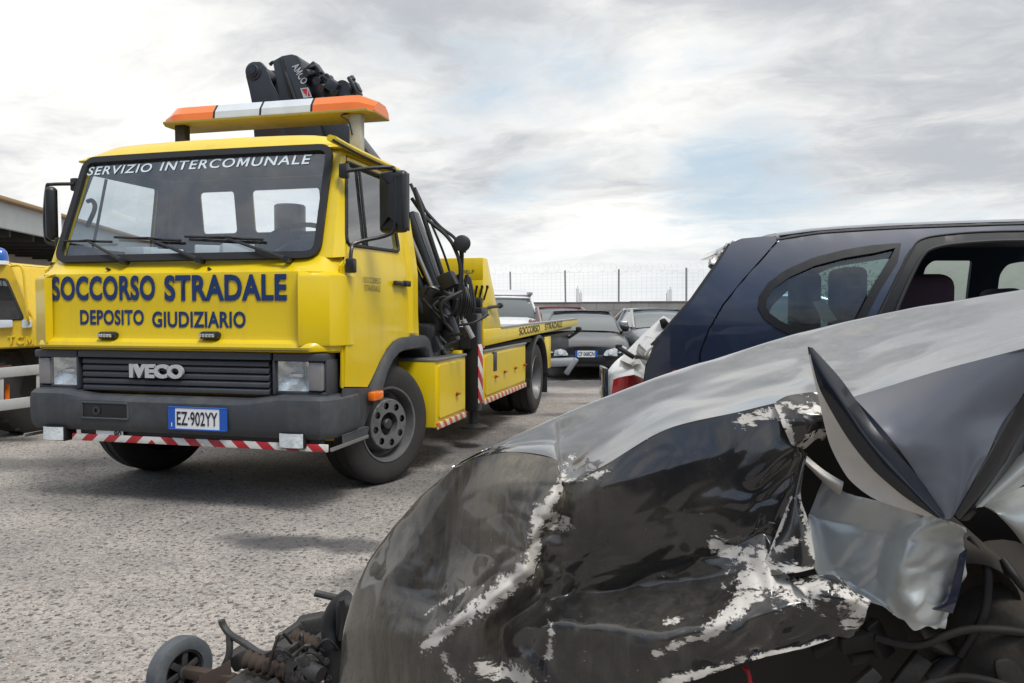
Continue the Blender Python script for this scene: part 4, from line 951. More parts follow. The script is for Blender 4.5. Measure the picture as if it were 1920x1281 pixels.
# ------------------------------------------------------------------ yellow works vehicle at the left edge
B = thing('works_vehicle', at(-40, 700, 6.6) * Vector((1, 1, 0)), 0, 'yellow works vehicle with blue beacon and white tube frame at the left edge', 'work vehicle')
BL = B.location.copy()
def L_(x, y, Y=6.6): return at(x, y, Y) - BL
def pl_px(pts, Y0, Y1): return [(p[0], p[1]) for p in pts]
bm_ = MB()
OUT = [(-160, 490), (14, 495), (24, 500), (62, 600), (66, 648), (-160, 660)]
HOLE = round_poly([(-60, 522), (12, 524), (44, 598), (-60, 600)], 6)
bm_.panel(OUT, [HOLE], lambda x, y: L_(x, y), 12)
bm_.prism([(14, 495), (24, 500), (62, 600), (66, 648), (-160, 660), (-160, 640), (56, 632), (50, 600), (18, 512)], lambda x, y: L_(x, y, 6.62), lambda x, y: L_(x, y, 6.62) + Vector((0, 1.5, 0)), .01)
bm_.prism([(-160, 490), (14, 495), (24, 500), (18, 512), (-160, 510)], lambda x, y: L_(x, y, 6.62), lambda x, y: L_(x, y, 6.62) + Vector((0, 1.5, 0)), .01)
BB = bm_.build('body', M['yellow2'], B, thick=.03, off=0)
g2 = MB(); g2.panel(HOLE, [], lambda x, y: L_(x, y, 6.66), 20); g2.build('window', M['sideglass'], B)
f2 = MB(); f2.tube([L_(x, y, 6.585) for x, y in HOLE + HOLE[:1]], .012, 6, caps=False); f2.build('window_seal', M['rubber'], B)
i2 = MB(); i2.prism([(-160, 530), (-20, 535), (-8, 560), (-10, 640), (-160, 650)], lambda x, y: L_(x, y, 7.0), lambda x, y: L_(x, y, 7.0) + Vector((0, .5, 0))); i2.prism([(20, 578), (30, 578), (46, 596), (34, 598)], lambda x, y: L_(x, y, 6.75), lambda x, y: L_(x, y, 6.78)); i2.build('cab_seat', M['seat'], B)
for x0, x1 in ((-12, 24), (41, 60)):
    h2 = MB(); h2.prism(round_poly([(x0, 616), (x1, 614), (x1, 600), (x0, 600)], 3), lambda x, y: L_(x, y, 6.54), lambda x, y: L_(x, y, 6.6), .004); h2.build('work_light', M['whitelens'], B)
a = L_(16, 646, 6.58); b = L_(63, 630, 6.58); text('TCM', 'raised_lettering', M['yellow'], B, lambda x, y: (a.x + x, a.y, a.z + y), b.x - a.x, b.z - a.z, .02, 0, .01, 1.4)
t2 = MB(); t2.tube([L_(20, 499, 6.5), L_(36, 498, 6.5), L_(43, 508, 6.5), L_(47, 545, 6.5), L_(51, 590, 6.5), L_(56, 612, 6.56)], .010, 8, smooth=4); t2.build('guard_rail', M['yellow2'], B)
bc = MB(); c = L_(2, 492, 6.6); bc.lathe([(0, .055), (.05, .055), (.09, .045), (.115, .025), (.125, .001)], c, (0, 0, 1), 20); BC = bc.build('beacon', M['blueplastic'], B)
b3 = MB(); b3.lathe([(-.02, .06), (.012, .06), (.012, .001)], c, (0, 0, 1), 20); b3.build('beacon_base', M['white'], BC)
b4 = MB(); b4.prism([(-160, 660), (64, 650), (70, 690), (-160, 700)], lambda x, y: L_(x, y, 6.8), lambda x, y: L_(x, y, 8.0)); b4.build('chassis', M['greydark'], B)
b5 = MB(); b5.prism([(-160, 700), (22, 684), (22, 694), (-160, 712)], lambda x, y: L_(x, y, 6.65), lambda x, y: L_(x, y, 6.75), .005); b5.build('cross_beam', M['brownsteel'], B)
fr2 = MB(); fr2.prism([(-160, 704), (78, 683), (78, 702), (-160, 724)], lambda x, y: L_(x, y, 6.35), lambda x, y: L_(x, y, 6.45), .006); fr2.prism([(-160, 770), (70, 742), (70, 762), (-160, 792)], lambda x, y: L_(x, y, 6.35), lambda x, y: L_(x, y, 6.45), .006)
for x in (-150, -1, 68): fr2.prism([(x, 700), (x + 8, 700), (x + 8, 770), (x, 770)], lambda x, y: L_(x, y, 6.36), lambda x, y: L_(x, y, 6.44), .004)
fr2.build('tube_frame', M['greytrail'], B)
ol = MB(); ol.prism(round_poly([(9, 750), (18, 749), (18, 720), (9, 721)], 3), lambda x, y: L_(x, y, 6.42), lambda x, y: L_(x, y, 6.5), .005); ol.build('side_lamp', M['orange'], B)
for px in (52, -140):
    c = L_(px, 735, 7.0); c.z = .40 - BL.z; ty = MB(); ty.lathe([(-.16, .2), (-.16, .33), (-.12, .40), (.12, .40), (.16, .33), (.16, .2), (.1, .19), (.05, .001)], c, (1, -.35, 0), 36)
    for k in range(18): 
        a = 2 * math.pi * k / 18; d = Vector((.33 * math.cos(a), math.cos(a), math.sin(a))).normalized(); ty.obox(c + d * .395 - Vector((.12, -.04, 0)), c + d * .395 + Vector((.12, -.04, 0)), .04, .025, .003)
    ty.build('wheel', M['tyre'], B)

# ------------------------------------------------------------------ low building with a canopy, behind at the left
A0 = Vector((-8.9, 11.5, 0)); dv = Vector((-1.17, 7, 0)).normalized(); nv = Vector((-dv.y, dv.x, 0))
SH = thing('canopy_building', A0, 0, 'low cream yard building with pale fascia and deep dark canopy', 'building')
P = lambda s, d, z: dv * s + nv * d + Vector((0, 0, z))
def slab(nm, m, s0, s1, d0, d1, z0, z1, bev=.01):
    x = MB(); x.prism([(s0, d0), (s1, d0), (s1, d1), (s0, d1)], lambda a, b: P(a, b, z0), lambda a, b: P(a, b, z1), bev); return x.build(nm, m, SH)
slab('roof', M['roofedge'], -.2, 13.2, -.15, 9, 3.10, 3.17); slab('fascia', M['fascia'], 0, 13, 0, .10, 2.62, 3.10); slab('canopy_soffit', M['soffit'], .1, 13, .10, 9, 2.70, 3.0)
slab('wall', M['cream'], 1, 13, 2.6, 2.8, 0, 2.7)
for s in (5.4, 8.2, 11.0):
    x = slab('window', M['darkglass'], s, s + 1.3, 2.585, 2.62, .9, 2.1)
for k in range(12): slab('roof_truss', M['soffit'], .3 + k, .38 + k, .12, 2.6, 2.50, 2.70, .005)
for s in (2.2, 6.8, 11.5): slab('column', M['cream'], s, s + .14, .5, .64, 0, 2.7)
x = MB(); x.box(5.0, 5.02, 0, .02, 0, .02, 0)

# ------------------------------------------------------------------ yard wall, fence, far posts
def wallthing(name, lab, p0, p1, h, th_=.2, m=None):
    p0, p1 = Vector(p0), Vector(p1); d = p1 - p0; o = thing(name, p0, math.atan2(d.y, d.x), lab, 'wall'); x = MB(); x.box(0, d.length, 0, th_, -.3, h, .01); y = x.build('blockwork', m or M['block'], o); return o, d.length
wx = lambda px, Y: (px - 960) / FPX * Y
W0 = (wx(560, 26), 26, 0); W1 = (wx(1345, 20.3), 20.3, 0)
WL, Ln = wallthing('yard_wall', 'long grey block wall at the back of the yard, under the wire fence', W0, W1, 1.30)
cp_ = MB(); random.seed(2)
s = .0
while s < Ln - .6:
    l = random.uniform(.8, 2.2); cp_.box(s, min(s + l, Ln), -.01, .21, 1.302, 1.302 + random.uniform(.03, .05), .01); s += l + .01
cp_.build('coping', M['block'], WL)
def along(px):   # distance along the wall under a photo column
    p0, p1 = Vector(W0), Vector(W1); k = (px - 960) / FPX; d = p1 - p0; t = (k * p0.y - p0.x) / (d.x - k * d.y); return t * d.length
FN = thing('wire_fence', W0, math.atan2(W1[1] - W0[1], W1[0] - W0[0]), 'thin wire mesh fence with razor wire coil along the top of the block wall', 'fence')
POSTS = [along(p) for p in (570, 664, 760, 858, 955, 1058, 1158, 1285)]
for s in POSTS:
    x = MB(); x.tube([(s, .1, 1.30), (s + random.uniform(-.02, .02), .1, 2.24)], .026, 8); x.build('post', M['post'], FN)
me_ = MB()
for k in range(9): me_.tube([(0, .1, 1.42 + k * .095), (Ln, .1, 1.42 + k * .095)], .0017, 3, caps=False)
n = int(Ln / .14)
for k in range(n): me_.tube([(k * .14, .1, 1.38), (k * .14, .1, 2.19)], .0016, 3, caps=False)
me_.build('wire_mesh', M['fencewire'], FN, 0)
rz = MB(); pts = []
for k in range(int(Ln / .34) * 14):
    a = 2 * math.pi * k / 14; pts.append((k * .34 / 14 + .15 * math.cos(a), .1 + .10 * math.cos(a + 1), 2.27 + .14 * math.sin(a) + .03 * math.sin(k * .021)))
rz.tube(pts, .0018, 3, caps=False); rz.build('razor_wire', M['fencewire'], FN, 0)
for i, (px, top, lab) in enumerate(((1083, 541, 'taller pale concrete post of the pair behind the fence, above the dark coupe'), (1089, 549, 'shorter pale concrete post of the pair behind the fence, above the dark coupe'), (1252, 549, 'shorter pale concrete post of the pair behind the fence, left of the blue car'), (1257, 542, 'taller pale concrete post of the pair behind the fence, left of the blue car'))):
    p = at(px, top, 40.); x = MB(); x.box(-.07, .07, -.07, .07, -.3, p.z, .01); x.box(-.02, .02, -.02, .02, p.z, p.z + .12, 0)
    o = x.build('concrete_post', M['pale'], None); o.location = (p.x, p.y, 0); tag(o, lab, 'post', 'pale posts beyond the fence')

# ------------------------------------------------------------------ cars parked at the back
def car(name, lab, cat, loc, rz, paint, body, cabin, plate_txt=None, lamps=True, group=None, mirror=True, roofrack=False):
    """body: (y, half width, bottom, top); cabin: (y, half width at belt, half width at roof, belt, roof); nose at -y"""
    o = thing(name, loc, rz, lab, cat, group)
    b = MB(); rows = []
    for y, hw, z0, z1 in body:
        h = z1 - z0
        half = [(0, z0), (hw * .80, z0), (hw * .95, z0 + h * .10), (hw, z0 + h * .35), (hw, z0 + h * .60), (hw * .965, z0 + h * .82), (hw * .88, z0 + h * .955), (hw * .6, z1), (0, z1 + .012)]
        rows.append([(x, y, z) for x, z in half] + [(-x, y, z) for x, z in half[-2:0:-1]])
    rr = []
    for i in range(len(rows[0])):
        rr.append(spline([r[i] for r in rows], 4))
    b.grid([[rr[i][j] for i in range(len(rr))] for j in range(len(rr[0]))], close=True)
    for j in (0, -1): b.add([rr[i][j] for i in range(len(rr))], [tuple(range(len(rr)))])
    bo = b.build('body', paint, o, 45)
    # glasshouse
    g_ = MB(); rows = []
    for y, wb, wt, zb, zt in cabin: rows.append([(-wb, y, zb), (-wb + (wb - wt) * .5, y, zb + (zt - zb) * .5), (-wt, y, zt - .01), (-wt * .6, y, zt + .01), (0, y, zt + .02), (wt * .6, y, zt + .01), (wt, y, zt - .01), (wb - (wb - wt) * .5, y, zb + (zt - zb) * .5), (wb, y, zb)])
    g_.grid(rows); g_.build('windows', M['darkglass'], o, 40)
    rf = MB(); top = [c for c in cabin if c[4] - c[3] > .28]
    rf.grid([[(k * c[2] * 1.01, c[0], c[4] + .018 + .02 * (1 - k * k)) for k in (-1, -.7, 0, .7, 1)] for c in top], False); rf.build('roof', paint, o, 60, thick=.03, off=0)
    for sg in (1, -1):
        pi = MB()
        pi.tube([(sg * c[1] * 1.0, c[0], c[3]) if j == 0 else (sg * c[2] * 1.0, c[0], c[4]) for j, c in ((0, cabin[0]), (1, top[0]))], .035, 6)
        pi.tube([(sg * c[1] * 1.0, c[0], c[3]) if j == 0 else (sg * c[2] * 1.0, c[0], c[4]) for j, c in ((0, cabin[-1]), (1, top[-1]))], .05, 6)
        pi.tube([(sg * c[2], c[0], c[4]) for c in top], .025, 6)
        mid = cabin[len(cabin) // 2]; pi.tube([(sg * mid[1], mid[0], mid[3]), (sg * mid[2], mid[0], mid[4])], .035, 6)
        pi.build('window_pillars', paint, o)
    y0, hw0, z00, z10 = body[0]; y1, hw1, z01, z11 = body[1]
    bu = MB(); bu.box(-hw0 * .55, hw0 * .55, y0 - .03, y0 + .1, z00 + .05, z00 + .20, .03); bu.build('air_intake', M['black'], o)
    if lamps:
        for sg in (1, -1):
            x = MB(); k_ = hw0 / .66; zt = z10
            x.prism(round_poly([(.30, zt - .15), (.60, zt - .17), (.74, zt - .02), (.66, zt + .02), (.36, zt - .06)], .03, 3), lambda a, b: (sg * a * k_, y0 - .06 + .35 * max(0, a - .40), b), lambda a, b: (sg * a * k_ * .98, y0 + .25 + .35 * max(0, a - .40), b), .008)
            for q in (.44, .60): x.lathe([(0, .052), (.012, .045), (.014, .001)], (sg * q * k_, y0 - .055 + .35 * max(0, q - .4), zt - .095 + .03 * (q > .5)), (0, -1, .1), 16)
            x.build('headlight', M['headglass'], o, 30)
    if mirror:
        for sg in (1, -1):
            c = cabin[1]; x = MB(); x.box(sg * (c[1] + .02), sg * (c[1] + .2), c[0] - .06, c[0] + .05, c[3] + .0, c[3] + .13, .04, seg=3); x.build('mirror', M['black'] if paint is M['blackcar'] else paint, o)
    for yy in (body[0][0] + .85, body[-1][0] - .85):
        for sg in (1, -1):
            x = MB(); hw = max(q[1] for q in body); c = (sg * (hw - .10), yy, .30); x.lathe([(-.10, .18), (-.10, .27), (-.07, .30), (.07, .30), (.105, .27), (.105, .20), (.08, .18), (.06, .001)], c, (sg, 0, 0), 28); x.build('wheel', M['tyre'], o)
    if plate_txt: plate(o, lambda x, y, d: (-.19 + x, y0 - .035 - d, z00 + .16 + y), .40, .115, plate_txt)
    if roofrack:
        x = MB(); zt = top[0][4] + .10
        for c in (top[0], top[-1]): x.obox((-.75, c[0] + .1, zt), (.75, c[0] + .1, zt), .06, .05, .01); x.tube([(-.6, c[0] + .1, zt - .1), (-.6, c[0] + .1, zt)], .02, 6); x.tube([(.6, c[0] + .1, zt - .1), (.6, c[0] + .1, zt)], .02, 6)
        x.obox((.72, top[0][0], zt + .05), (.72, top[-1][0], zt + .05), .10, .08, .01); x.build('roof_rack', M['steel'], o)
    return o
coupe_b = [(-2.08, .66, .26, .60), (-1.95, .76, .22, .66), (-1.5, .84, .18, .74), (-.75, .86, .17, .83), (.2, .86, .17, .84), (1.2, .86, .18, .84), (1.9, .82, .24, .84), (2.15, .72, .34, .80)]
coupe_c = [(-.80, .74, .70, .82, .84), (-.35, .73, .62, .83, 1.10), (.0, .73, .57, .84, 1.19), (.7, .73, .56, .84, 1.20), (1.2, .72, .56, .84, 1.12), (1.75, .68, .60, .82, .86)]
CG = 'cars parked along the back wall'
p = at(1110, 640, 13.6); CO = car('parked_coupe', 'dark low coupe facing the camera with its front bumper hanging loose', 'car', (p.x, p.y + 2.1, gz(p.y)), R(-3), M['blackcar'], coupe_b, coupe_c, 'CF 068CN', group=CG)
x = MB(); x.box(-.82, -.15, -2.22, -2.05, .27, .43, .05, Matrix.Rotation(R(-3), 4, 'Y')); x.obox((-.35, -2.16, .12), (-.16, -2.2, .40), .12, .1, .03); x.build('loose_bumper', M['silvercar'], CO)
sal_b = [(-2.1, .68, .26, .64), (-1.9, .80, .20, .72), (-1.2, .85, .18, .84), (-.7, .86, .18, .90), (.6, .86, .18, .92), (1.6, .85, .2, .92), (2.1, .76, .3, .84)]
sal_c = [(-.85, .75, .70, .88, .90), (-.4, .75, .62, .90, 1.22), (.1, .75, .58, .91, 1.36), (.8, .75, .57, .92, 1.37), (1.3, .74, .58, .92, 1.28), (1.8, .72, .62, .90, .94)]
p = at(1062, 640, 17.5); car('parked_saloon', 'faded reddish saloon half hidden behind the dark coupe', 'car', (p.x, p.y + 2, gz(20)), R(14), M['pinkcar'], sal_b, [(a, b, c, d, e - .06 if e > 1.1 else e) for a, b, c, d, e in sal_c], group=CG)
p = at(1275, 640, 14.4); car('parked_saloon', 'dusty grey saloon between the dark coupe and the blue car', 'car', (p.x, p.y + 2, gz(20)), R(4), M['silvercar'], sal_b, [(a, b, c, d, e - .12 if e > 1.1 else e) for a, b, c, d, e in sal_c], group=CG)
van_b = [(-2.1, .74, .28, .80), (-1.9, .84, .22, .92), (-1.4, .86, .2, 1.06), (-.6, .87, .2, 1.1), (.8, .87, .2, 1.1), (2.0, .86, .22, 1.1), (2.15, .84, .3, 1.08)]
van_c = [(-1.35, .82, .74, 1.03, 1.06), (-.85, .83, .72, 1.08, 1.52), (-.4, .84, .70, 1.09, 1.72), (.6, .84, .70, 1.09, 1.76), (1.6, .84, .70, 1.09, 1.74), (2.1, .82, .68, 1.08, 1.56)]
p = at(932, 640, 18.6); VN = car('parked_van', 'small white van with aluminium roof bars behind the truck bed', 'van', (p.x, p.y + 2, gz(20)), R(9), M['whitecar'], van_b, van_c, group=CG, roofrack=True)
x = MB()
for sg in (1, -1): x.panel(round_poly([(-.35, 1.08), (2.1, 1.08), (2.05, 1.62), (1.4, 1.76), (-.2, 1.74)], .1), [round_poly([(-.25, 1.14), (.25, 1.14), (.3, 1.58), (-.1, 1.55)], .12)], lambda a, b: (sg * (.86 - .18 * max(0, b - 1.08) / .6), a, b), .12)
x.build('side_panel', M['whitecar'], VN, thick=.02, off=0)

# ------------------------------------------------------------------ navy people carrier with missing rear window
MY = 5.35; M0 = at(1300, 600, MY); MR = R(-5)
MP = thing('people_carrier', (M0.x, M0.y, 0), MR, 'damaged navy blue people carrier with missing rear window, behind the wrecked bonnet', 'car')
mi = (Matrix.Translation((M0.x, M0.y, 0)) @ Matrix.Rotation(MR, 4, 'Z')).inverted()
def mq(x, y, d=0.0):
    """photo point on the car's plane d metres behind its near side: (along, height)"""
    o_ = mi @ Vector((0, 0, EYE)); r = mi.to_3x3() @ ray(x, y); t = (d - o_.y) / r.y; p = o_ + r * t; return (p.x, p.z)
Q = lambda pts, d=0.0: [mq(x, y, d) for x, y in pts]
def tum(z): return .0 if z < .95 else .20 * ((z - .95) / .75) ** 1.6
side = lambda a, b: (a, tum(b) + .35 * max(0, (.25 - a)) ** 2, b)
QW = Q([(1424, 578), (1428, 556), (1445, 532), (1480, 508), (1530, 486), (1590, 470), (1650, 460), (1703, 455), (1690, 490), (1650, 545), (1612, 610), (1560, 640), (1500, 634), (1455, 612), (1434, 596)])
RW = Q([(1668, 610), (1690, 560), (1718, 510), (1740, 478), (1756, 464), (1790, 455), (1850, 449), (1930, 446), (2050, 446), (2120, 450), (2130, 640), (1668, 660)])
seam = [(1476, 441), (1440, 478), (1395, 525), (1355, 572), (1328, 618), (1312, 660), (1306, 720), (1306, 800)]
doorseam = [(1660, 700), (1668, 610), (1700, 540)]
pb = MB()
QP = Q([(1310, 825), (1310, 720), (1316, 660), (1332, 618), (1359, 572), (1399, 525), (1444, 478), (1479, 442), (1540, 432), (1600, 427), (1700, 421), (1800, 417), (1960, 412), (2120, 410), (2200, 411), (2200, 825)])
pb.panel(QP, [QW, RW], side, .07)
BD = pb.build('body_side', M['bluepaint'], MP, 50, thick=.02, off=0)
dp = MB(); DPIL = Q([(1378, 453), (1400, 445), (1440, 441), (1474, 441)] + seam[1:] + [(1306, 825), (1216, 825), (1212, 760), (1212, 700), (1224, 660), (1240, 632), (1266, 602), (1302, 562), (1345, 503)]); dp.panel(DPIL, [], side, .06); dp.build('tailgate_pillar', M['bluepaint'], MP, 50, thick=.03, off=0)
tr = MB(); ring = grow(QW, -.0)
tr.panel(grow(QW, .010), [grow(QW, -.045)], lambda a, b: Vector(side(a, b)) + Vector((0, -.012, 0)), .06); tr.build('quarter_window_trim', M['trim'], MP, thick=.012, off=0)
qg = MB(); qg.panel(grow(QW, -.03), [], lambda a, b: Vector(side(a, b)) + Vector((0, .012, 0)), .12); qg.build('quarter_window', M['carglass'], MP)
df = MB(); RWo = grow(RW, .075); df.panel(Q([(1618, 640), (1650, 580), (1690, 512), (1720, 466), (1742, 447), (1790, 437), (1900, 430), (2140, 428), (2150, 660), (1640, 680)]), [RW], lambda a, b: Vector(side(a, b)) + Vector((0, -.010, 0)), .07); df.build('rear_door_frame', M['trim'], MP, thick=.015, off=0)
x = MB()
x.tube([Vector(side(*mq(*p))) + Vector((0, -.020, 0)) for p in ((1606, 700), (1622, 640), (1654, 580), (1694, 512), (1724, 466), (1744, 446), (1792, 436), (1900, 429), (2140, 427))], .007, 6, smooth=4)
x.tube([Vector(side(*mq(*p))) + Vector((0, -.024, 0)) for p in ((1655, 660), (1668, 612), (1690, 562), (1718, 512), (1740, 480), (1757, 466), (1790, 457), (1850, 451), (1930, 448), (2110, 450))], .012, 6, smooth=4)
x.tube([Vector(side(*mq(*p))) + Vector((0, -.008, 0)) for p in ((1466, 446), (1540, 434), (1600, 429), (1700, 423), (1800, 419), (1960, 414), (2200, 412))], .012, 6, smooth=3)
x.tube([Vector(side(*mq(*p))) + Vector((0, .02, 0)) for p in ((1378, 456), (1345, 505), (1302, 564), (1266, 604), (1242, 634), (1226, 650))], [.02, .026, .026, .024, .02, .02], 8)
x.build('window_seal', M['rubber'], MP)
rf = MB(); ra = Q([(1474, 441), (1540, 432), (1600, 427), (1700, 421), (1800, 417), (1960, 412), (2200, 411)]); rows = []
for a, b in ra: rows.append([(a, tum(b) + .02, b - .004), (a, tum(b) + .12, b + .022), (a, .55, b + .035), (a, .95, b + .04), (a, 1.4, b + .03), (a, 1.62, b - .004)])
rf.grid(rows); rf.build('roof', M['bluepaint'], MP, 60, thick=.02, off=1)
sp_ = MB(); a, b = mq(1378, 456); a2, b2 = mq(1474, 441); sp_.prism([(a, b - .02), (a + .03, b + .03), (a2, b2), (a2 + .1, b2 - .05)], lambda p, q: (p, tum(q) + .03, q), lambda p, q: (p + .0, 1.55, q), .01); sp_.build('spoiler', M['bluepaint'], MP)
bk = MB(); random.seed(4)
for k in range(16):
    t = random.random(); p = Vector(side(*mq(1396 - 48 * t + random.uniform(-6, 4), 452 + 42 * t + random.uniform(-4, 4)))) + Vector((0, random.uniform(.02, .25), 0)); bk.box(-.025, .025, -.03, .03, -.02, .025, .008, Matrix.Translation(p) @ Matrix.Rotation(random.uniform(-1, 1), 4, 'Y') @ Matrix.Rotation(random.uniform(-1, 1), 4, 'X'))
bk.build('broken_hinge', M['steel'], MP); 
M['tailbrown'] = mat('dusty plastic in ground-reflection brown', (.05, .042, .028), .25, coat=1.0, dirt=.3, dirt_col=(.12, .11, .09))  # brown base colour paints in the ground mirrored by the glossy tail
wl = MB(); a, b = mq(1232, 640); wl.tube([Vector(side(*mq(1212, 668))), Vector(side(*mq(1226, 652))), Vector(side(*mq(1250, 648))), Vector(side(*mq(1285, 610)))], .010, 8, smooth=4); wl.build('torn_sill', M['primer'], MP)
# far side with its two window openings, floor, seats
fs = MB(); FO = [(.1, .5), (.05, .9), (.25, 1.15), (.55, 1.60), (1.0, 1.66), (3.6, 1.68), (3.6, .5)]
FW1 = round_poly(Q([(1700, 640), (1722, 540), (1730, 500), (1742, 489), (1815, 489), (1812, 640)], 1.7), .03); FW2 = round_poly(Q([(1868, 640), (1869, 515), (1880, 496), (1905, 491), (2060, 491), (2060, 640)], 1.7), .04); FQ = round_poly(Q([(1425, 650), (1446, 575), (1490, 530), (1560, 500), (1650, 486), (1692, 486), (1660, 650)], 1.7), .05)
fs.panel(FO, [FW1, FW2, FQ], lambda a, b: (a, 1.74 - tum(b) * .7, b), .1); fs.build('far_side', M['interior'], MP, thick=.04, off=0)
hl = MB(); hl.grid([[(a, .24, b - .05), (a, .9, b - .03), (a, 1.55, b - .06)] for a, b in ra]); hl.box(.1, 3.6, .1, 1.7, .35, .42, 0); hl.build('headlining', M['interior'], MP)
for (cx, cy, ww, top_, m, y0) in ((1522, 520, 44, 510, 'seat', 1.25), (1606, 0, 50, 500, 'seat', .95), (1735, 0, 130, 513, 'purple', .55), (1905, 0, 40, 540, 'seat', .7)):
    a0, z0 = mq(cx - ww / 2, top_, y0); a1, _ = mq(cx + ww / 2, top_, y0)
    s = MB(); s.box(a0, a1, y0, y0 + .42, .55, z0, .10 if m == 'purple' else .06, seg=4)
    s.build('seat', M[m], MP, 60)
cd = MB(); q = [Vector((*mq(*p, .4), 0)) for p in ((1524, 566), (1545, 562), (1570, 600), (1545, 606))]; cd.prism([(v.x, v.y) for v in q], lambda a, b: (a, .40, b), lambda a, b: (a, .41, b)); o = cd.build('paper_card', M['cream'], None); o.matrix_world = mi.inverted(); tag(o, 'cream paper card leaning inside the oval rear side window of the navy car', 'card')
fe = mq(2200, 411)[0] - .01; fz = mq(2200, 414)[1]
x = MB(); x.prism([(fe, .20), (fe + 1.25, .24), (fe + 1.38, .50), (fe + 1.30, .78), (fe + .75, .96), (fe, 1.04)], lambda a, b: (a, .03, b), lambda a, b: (a, 1.72, b), .03); x.build('front_body', M['bluepaint'], MP)
x = MB(); x.grid([[(fe + .72, .14, .97), (fe + .78, .9, .97), (fe + .72, 1.6, .97)], [(fe, .20, fz), (fe + .04, .9, fz + .03), (fe, 1.55, fz)]]); x.build('windscreen', M['carglass'], MP)
for yy in (.16, 1.58): x = MB(); x.tube([(fe + .74, yy, .95), (fe - .02, yy + (.06 if yy < 1 else -.06), fz)], .035, 8); x.build('front_pillar', M['bluepaint'], MP)
for a in (mq(1480, 800)[0] + .25, fe + .72):
    for yy in (.10, 1.62):
        x = MB(); x.lathe([(-.11, .2), (-.11, .28), (-.07, .32), (.07, .32), (.11, .28), (.11, .2), (.05, .19), (.04, .001)], (a, yy, .32), (0, -1 if yy < 1 else 1, 0), 32); x.build('wheel', M['tyre'], MP)
rl_ = MB(); a, b = mq(1240, 690); rl_.lathe([(-.02, .001), (-.02, .04), (.0, .045), (.02, .03), (.02, .001)], (mq(1268, 706)[0], -.0, mq(1268, 706)[1]), (0, -1, 0), 20); rl_.build('lamp_socket', M['redlamp'], MP)
x = MB(); x.panel(Q([(1212, 900), (1212, 700), (1225, 655), (1258, 640), (1292, 612), (1306, 660), (1304, 900)]), [], lambda a, b: Vector(side(a, b)) + Vector((0, -.012, 0)), .06); 
x2 = MB(); x2.grid([[Vector(side(*mq(x_, y_))) + Vector((0, dy, 0)) for x_, y_ in ((1214, 800), (1213, 700), (1222, 664), (1240, 640))] for dy in (0, .5, 1.2)]); x2.build('tail_edge', M['tailbrown'], MP)

# ------------------------------------------------------------------ crashed white hatchback between the coupe and the people carrier
WY = 6.9; W0_ = at(1180, 700, WY); WC = thing('crashed_hatchback', (W0_.x, W0_.y, 0), 0, 'white hatchback with red tail lamp and twisted tailgate behind the navy car', 'car')
E_ = lambda x, y, Y=WY: at(x, y, Y) - Vector((W0_.x, W0_.y, 0))
wb = MB()
wb.grid([spline([E_(*p) for p in r], 4) for r in (
    [(1128, 752, 7.0), (1130, 725, 7.0), (1139, 700, 7.02), (1158, 676, 7.06), (1182, 660, 7.15)],
    [(1135, 790, 6.87), (1138, 735, 6.87), (1150, 704, 6.89), (1174, 684, 6.95), (1203, 668, 7.08)],
    [(1160, 800, 6.79), (1162, 745, 6.79), (1172, 708, 6.81), (1196, 692, 6.88), (1228, 676, 7.02)],
    [(1215, 800, 6.76), (1215, 745, 6.76), (1222, 706, 6.78), (1240, 694, 6.85), (1262, 680, 6.97)],
    [(1300, 800, 6.74), (1300, 745, 6.74), (1300, 708, 6.76), (1306, 696, 6.83), (1315, 682, 6.95)])])
wb.build('body', M['whitecar'], WC, 60, thick=.02, off=0)
tg = MB(); tg.grid([spline([E_(*q) for q in r], 5) for r in ([(1163, 676, 7.12), (1203, 634, 7.1), (1246, 594, 7.12)], [(1168, 678, 6.92), (1208, 637, 6.92), (1250, 597, 6.95)], [(1182, 684, 6.85), (1220, 643, 6.86), (1261, 602, 6.9)], [(1197, 692, 6.9), (1232, 650, 6.9), (1273, 608, 6.95)])]); tg.build('tailgate', M['whitecar'], WC, 60, thick=.03, off=0)
x = MB(); x.tube([E_(1160, 652, 6.8), E_(1172, 660, 6.78), E_(1188, 670, 6.8)], .022, 8); x.box(-.03, .03, -.02, .02, -.02, .02, .01, Matrix.Translation(E_(1160, 650, 6.8))); x.build('wiper_stub', M['black'], WC)
x = MB(); x.prism([(1236, 600), (1246, 596), (1258, 610), (1240, 616)], lambda a, b: E_(a, b, 6.85), lambda a, b: E_(a, b, 6.95), .01); x.build('hinge', M['black'], WC)
tl = MB(); tl.grid([[E_(a, b, 6.72 - .05 * math.sin(t * math.pi) + k * .0) for a, b in ((lo[0] + (hi[0] - lo[0]) * s / 6, lo[1] + (hi[1] - lo[1]) * s / 6) for s in range(7))] for k, (t, lo, hi) in enumerate([(i / 8, (1146 + 84 * (i / 8), 744 - 12 * (i / 8) + 4 * math.sin(i / 8 * 3)), (1150 + 80 * (i / 8), 712 - 14 * (i / 8) ** .6)) for i in range(9)])]); tl.build('tail_lamp', M['redlamp'], WC, 60, thick=.03, off=-1)
x = MB(); x.box(-.235, -.20, -.1, .3, .32, .60, .01); x.build('blue_film', M['bluepaint'], WC)
x = MB(); x.lathe([(-.1, .2), (-.1, .28), (-.06, .3), (.06, .3), (.1, .28), (.1, .2), (.05, .001)], (.3, .25, .3), (1, 0, 0), 28); x.build('wheel', M['tyre'], WC)

